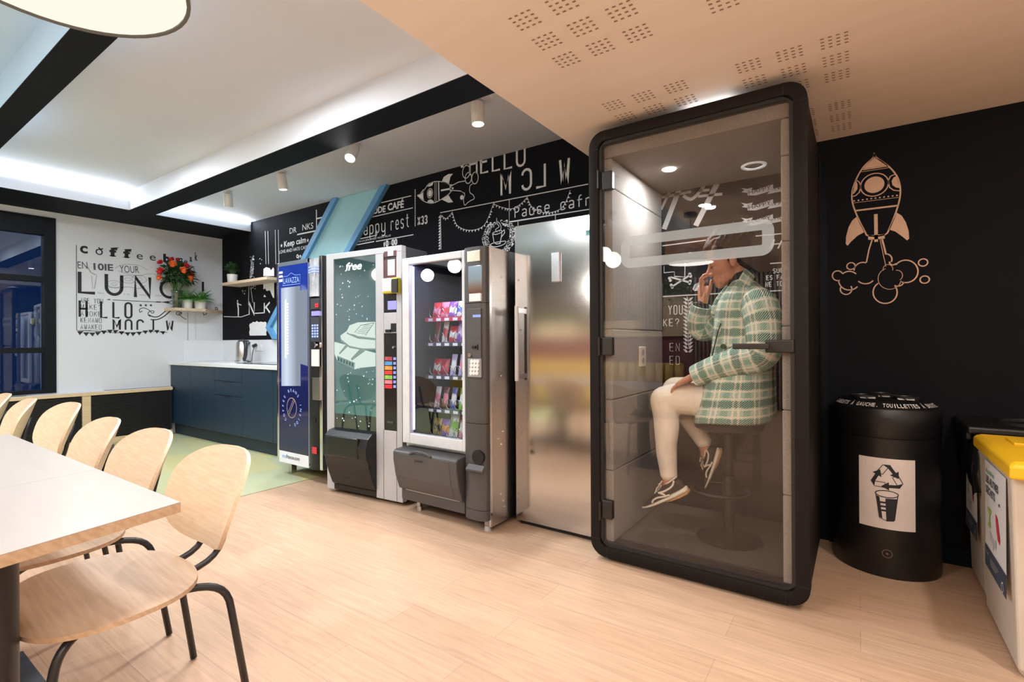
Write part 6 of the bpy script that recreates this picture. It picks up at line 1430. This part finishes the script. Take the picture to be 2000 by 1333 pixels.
ed = [(968, 790), (975, 770), (1000, 760), (1010, 748), (1035, 752), (1055, 738), (1075, 752), (1100, 745), (1130, 752), (1150, 745), (1165, 760), (1160, 800), (1168, 840), (1160, 870), (1165, 902), (975, 904), (968, 870), (976, 830)]
f.poly(X_(*ed)); f.poly(X_((1128, 300), (1128, 380), (1150, 370), (1165, 400), (1200, 390), (1215, 420), (1235, 470), (1250, 480), (1250, 300))); f.poly(X_((1128, 230), (1130, 150), (1160, 128), (1200, 140), (1215, 165), (1240, 130), (1250, 150), (1250, 230))); f.poly(X_((1130, 465), (1140, 440), (1160, 465)))
f.build('paint_splashes', m_chalk, wb); f = fb()
for x in (108, 138, 222, 258): f.line(Y_((x, 465 if x > 200 else 480), (x+8, 860)), .010 if x < 200 else .009)
f.build('chalk_verticals', m_chalk, wb)
# ---- the lettering seen through the booth
v_ = lambda x, y: pb(1260+x/4.4433, 340+y/4.4433); V_ = lambda *pts: [v_(*p) for p in pts]
f = fb()
for a, b, wd in (((325, 60), (165, 480), .036), ((625, 85), (440, 450), .036), ((145, 205), (400, 155), .018), ((240, 100), (140, 310), .018), ((460, 195), (670, 175), .018), ((470, 145), (560, 140), .018)): f.line(V_(a, b), wd)
f.line([(p.x, p.y) for p in smooth_path([v_(*p)+(0,) for p in ((330, 190), (400, 220), (470, 160), (520, 90))], 5)], .022)
f.build('big_slanted_lettering', m_chalk, wb)
for k, nm in enumerate(('HAPPY NEW', 'HAPPY PAY', 'HAPPY HOUR')):
    f = fb(); dy = 130*k
    f.poly(V_((832, 122+dy), (885, 130+dy), (935, 118+dy), (925, 140+dy), (888, 150+dy), (884, 165+dy), (838, 158+dy), (862, 142+dy)))
    f.poly(V_((888, 140+dy), (960, 140+dy), (1030, 115+dy), (1110, 90+dy), (1112, 140+dy), (1035, 165+dy), (960, 187+dy), (890, 187+dy))); f.poly(V_((1060, 176+dy), (1090, 140+dy), (1112, 128+dy), (1240, 100+dy), (1240, 140+dy), (1120, 165+dy)))
    o = f.build('happy_banner', m_chalk, wb); f = fb(.004); a = v_(900, 182+dy); b = v_(1095, 130+dy); f.text('HAPPY', a[0], a[1], v_(900, 145+dy)[1]-a[1], b[0]-a[0], rot=math.atan2(b[1]-a[1], b[0]-a[0])*.8)
    a = v_(1125, 140+dy); f.text(nm.split()[1][:2], a[0], a[1], .025, .05); f.build('lettering', m_ink, o)
f = fb()
for a, b in (((150, 625), (530, 575)), ((155, 1065), (700, 1035)), ((960, 540), (1230, 515)), ((1085, 778), (1240, 768)), ((1065, 1018), (1240, 1010))): f.line(V_(a, b), .007)
f.line(V_((165, 800), (165, 858), (255, 850), (255, 890), (345, 895), (348, 740)), .004)
f.line(V_((220, 895), (395, 945)), .012); f.line(V_((225, 985), (395, 875)), .012)
for c in ((212, 905), (220, 925), (228, 965), (236, 985), (388, 870), (395, 888), (392, 932), (388, 950)): f.disc(v_(*c), .0105, 12)
f.build('crossbones_drawing', m_chalk, wb); f = fb()
for body, x0, x1, yb, yt in (('YOU', 195, 335, 1222, 1145), ('KE?', 150, 305, 1322, 1262)):
    a, b = v_(x0, yb), v_(x1, yb-8); strokes(f, body, a[0], b[0], a[1], v_(x0, yt)[1]-a[1], .0062, .55)
for body, u0, u1, vb, vt in (('EN', 1306, 1330, 686, 671), ('ED', 1306, 1330, 712, 696)):
    a, b = pb(u0, vb), pb(u1, vb); strokes(f, body, a[0], b[0], a[1], pb(u0, vt)[1]-a[1], .0038, .55)
for body, x0, x1, yb, yt in (('SUCRE', 1105, 1270, 862, 825), ('ES FAIT', 1050, 1265, 922, 885), ('NE TOUT', 1040, 1265, 980, 942)):
    a, b = v_(x0, yb), v_(x1, yb-6); strokes(f, body, a[0], b[0], a[1], v_(x0, yt)[1]-a[1], .005, .58)
f.build('awake_lettering', m_chalk, wb); f = fb(); a = v_(1075, 655); f.text('Han', a[0], a[1], .06, .16, slant=.4)
f.line([(p.x, p.y) for p in smooth_path([v_(*p)+(0,) for p in ((365, 1065), (380, 1150), (362, 1240), (385, 1330), (372, 1420), (384, 1520))], 4)], .004)
for q in range(15):
    for sg in (-1, 1):
        c = v_(374+sg*16, 1085+q*32); f.poly([(c[0]-sg*.012, c[1]-.012), (c[0]+.004*sg, c[1]-.014), (c[0]+sg*.022, c[1]+.010), (c[0], c[1]+.006)])
f.poly(V_((412, 1000), (430, 960), (470, 940), (478, 1010), (430, 1018)))
for q in range(5): f.line(V_((425, 1010), (440+q*8, 950)), .002)
f.build('branch_drawing', m_chalk, wb)
# ================================================================ lettering on the white far wall
def pa(u, v): p = W(u, v, x=AX); return (p.y, p.z)
def fa(lift=.0025): return Flat((AX, 0, 0), (0, 1, 0), (0, 0, 1), lift)
q_ = lambda x, y: pa(130+x/6.348, 460+y/6.348); Q_ = lambda *pts: [q_(*p) for p in pts]
def TA(f, body, x0, y0, x1, y1, ytop, **k):
    a, b = q_(x0, y0), q_(x1, y1); f.text(body, a[0], a[1], q_(x0, ytop)[1]-a[1], b[0]-a[0], rot=math.atan2(b[1]-a[1], b[0]-a[0]), **k)
f = fa()
for ch, x0, x1, yb, yt, bd in (('c', 165, 262, 212, 115, .03), ('o', 358, 450, 238, 150, .0), ('f', 530, 628, 252, 150, .05), ('f', 703, 800, 270, 170, .05), ('e', 868, 945, 292, 220, 0), ('e', 1030, 1105, 308, 236, 0), ('b', 1198, 1285, 326, 230, .05), ('r', 1368, 1440, 330, 270, .02), ('e', 1460, 1495, 342, 300, 0), ('a', 1525, 1555, 322, 262, .03), ('k', 1590, 1622, 310, 210, .03)):
    a, b = q_(x0, yb), q_(x1, yb); h = q_(x0, yt)[1]-a[1]; f.text(ch, a[0], a[1], h*(.70/.52 if ch in 'coear' else 1.0)*(.98), b[0]-a[0], bold=bd)
for a, b in (((530, 252), (612, 258)), ((703, 270), (785, 275)), ((545, 160), (640, 155)), ((715, 178), (805, 175))): f.line(Q_(a, b), .010)
f.line(Q_((395, 150), (420, 175), (450, 165)), .014); f.build('coffee_break_lettering', m_ink, wl); f = fa()
for ch, x0, x1, yb, yt in (('L', 137, 352, 722, 450), ('U', 470, 705, 745, 478), ('N', 832, 1052, 765, 505), ('C', 1165, 1372, 780, 535)):
    a, b = q_(x0, yb), q_(x1, yb+3); h = q_(x0, yt)[1]-a[1]
    if ch == 'L': f.line([(a[0]+.018, a[1]+h), (a[0]+.018, a[1]+.016), (b[0], a[1]+.016)], .035)
    elif ch == 'U': w_ = b[0]-a[0]; f.line([(a[0]+.018, a[1]+h)]+[(a[0]+w_/2+(w_/2-.018)*math.cos(math.radians(t)), a[1]+.108+.090*math.sin(math.radians(t))) for t in range(180, 361, 12)]+[(b[0]-.018, a[1]+h)], .035)
    elif ch == 'N': f.line([(a[0]+.018, a[1]), (a[0]+.018, a[1]+h-.012), (b[0]-.018, a[1]+.012), (b[0]-.018, a[1]+h)], .035)
    else: w_ = b[0]-a[0]; f.line([(a[0]+w_*.52+(w_*.5)*math.cos(math.radians(t)), a[1]+h/2+(h/2-.018)*math.sin(math.radians(t))) for t in range(52, 311, 9)], .034)
a, b = q_(1690, 700), q_(1800, 700); f.line([a, (a[0], a[1]+.14)], .03)
f.build('lunch_lettering', m_ink, wl); f = fa()
TA(f, 'EN', 140, 410, 262, 415, 322); TA(f, '10IE', 335, 425, 580, 440, 345, bold=.03); TA(f, 'YOUR', 660, 460, 900, 470, 370)
for i, (body, yb) in enumerate((('ARE YOU', 835), ('MAKE?', 915), ('AWOKE', 1000), ('KENAWO', 1080), ('AWAKED', 1165))):
    a, b = q_(165, yb), q_(455 if i == 0 else 440, yb+8); strokes(f, body, a[0], b[0], a[1], .058, .0052, .60)
f.build('small_lettering', mat('grey_ink', (.075, .078, .085), .6), wl); f = fa()
for body, x0, x1, yb, yt in (('H', 162, 248, 1010, 808), ('L', 428, 505, 1018, 820), ('L', 580, 655, 1020, 828), ('O', 728, 805, 1022, 838)):
    a, b = q_(x0, yb), q_(x1, yb); strokes(f, body, a[0]-.006, b[0]+.006, a[1], q_(x0, yt)[1]-a[1], .022, .84)
for body, x0, x1, yb, yt, tr in (('M', 582, 660, 1170, 1045, 0), ('U', 730, 806, 1172, 1048, 1), ('J', 876, 950, 1172, 1050, 1), ('I', 1040, 1110, 1172, 1050, 0), ('W', 1238, 1318, 1175, 1058, 0)):
    a, b = q_(x0, yb), q_(x1, yb); strokes(f, body, a[0]-.006, b[0]+.006, a[1], q_(x0, yt)[1]-a[1], .020, .84, turn=bool(tr))
f.build('hello_lettering', m_ink, wl); f = fa()
for k in range(15):
    x = 170+k*73; c = q_(x, 1190+18*math.sin(k*.9)); f.poly([(c[0]-.030, c[1]), (c[0]+.030, c[1]+.002), (c[0]+.005*((k % 3)-1), c[1]-.046)])
bp_ = smooth_path([q_(*p)+(0,) for p in ((130, 1180), (400, 1190), (600, 1208), (850, 1205), (1060, 1192), (1250, 1205))], 5); f.line([(p.x, p.y) for p in bp_], .006)
f.line(Q_((120, 120), (125, 1180), (300, 1182)), .006); f.line(Q_((570, 802), (1130, 828)), .007)
f.poly(Q_((495, 797), (530, 788), (550, 800), (525, 803))); f.poly(Q_((1165, 828), (1270, 815), (1270, 848))); f.poly(Q_((1335, 815), (1430, 840), (1335, 850))); f.ring(q_(1302, 832), .022, .008, 20); f.line(Q_((1110, 826), (1170, 829)), .014)
for x in (918, 982, 1045): star(f, q_(x, 868), .021)
for pts, wd in ((((1020, 985), (1080, 1012), (1150, 1000), (1250, 920), (1330, 890)), .012), (((1040, 1045), (1120, 1045), (1200, 1010), (1280, 945), (1335, 920)), .013), (((940, 935), (910, 955), (905, 920), (950, 900), (1010, 920), (1060, 965), (1085, 950), (1060, 935), (1020, 950), (1010, 985), (1040, 1010)), .008), (((1430, 960), (1370, 950), (1360, 980), (1400, 990), (1425, 965), (1390, 975), (1440, 1020), (1485, 1045)), .008)):
    f.line([(p.x, p.y) for p in smooth_path([q_(*p)+(0,) for p in pts], 5)], wd)
f.build('bunting_and_scrolls', m_ink, wl); f = fa()
f.line([(p.x, p.y) for p in smooth_path([q_(*p)+(0,) for p in ((600, 410), (660, 375), (760, 360), (900, 375), (1000, 430))], 5)], .006); f.line([(p.x, p.y) for p in smooth_path([q_(*p)+(0,) for p in ((640, 440), (760, 480), (900, 500), (1000, 480), (1110, 490), (1130, 560))], 5)], .006)
for c, r in (((590, 605), .070), ((760, 545), .080), ((900, 545), .080)): f.ring(q_(*c), r, .006, 26, ry=r*.62); f.ring(q_(*c), r*.4, .005, 16, ry=r*.25)
f.line([(p.x, p.y) for p in smooth_path([q_(*p)+(0,) for p in ((520, 640), (620, 655), (760, 640), (900, 660), (980, 620))], 5)], .007)
f.line(Q_((310, 500), (322, 660), (345, 660), (372, 490)), .006); f.line(Q_((250, 380), (300, 460), (360, 490)), .012)
for x, body in ((385, 'SEA'), (700, 'A SE'), (905, 'NARE'), (1100, 'SEA')): TA(f, body, x, 722+(x-385)*.045, x+85, 725+(x-300)*.045, 705+(x-385)*.045)
for k in range(34): f.disc(q_(1503, 965+k*15), .008, 7)
f.line(Q_((1594, 945), (1598, 1290)), .004)
TA(f, 'HELLO', 1205, 495, 1600, 500, 360); a, b = pa(396, 615), pa(430, 617)
f.build('faint_lettering', m_fade, wl); f = fa()
TA(f, 'D', 1697, 992, 1745, 985, 935); a = pa(420, 612); f.text('R', a[0], a[1], .09, .05); f.line([pa(392, 682), pa(381, 706), pa(372, 690)], .01); f.text('10', q_(1340, 905)[0], q_(1340, 905)[1], .06, .08)
for k in range(10): c = pa(370+rng.uniform(0, 22), 665+rng.uniform(0, 22)); f.disc(c, .012, 6)
f.build('corner_lettering', m_ink, wl)
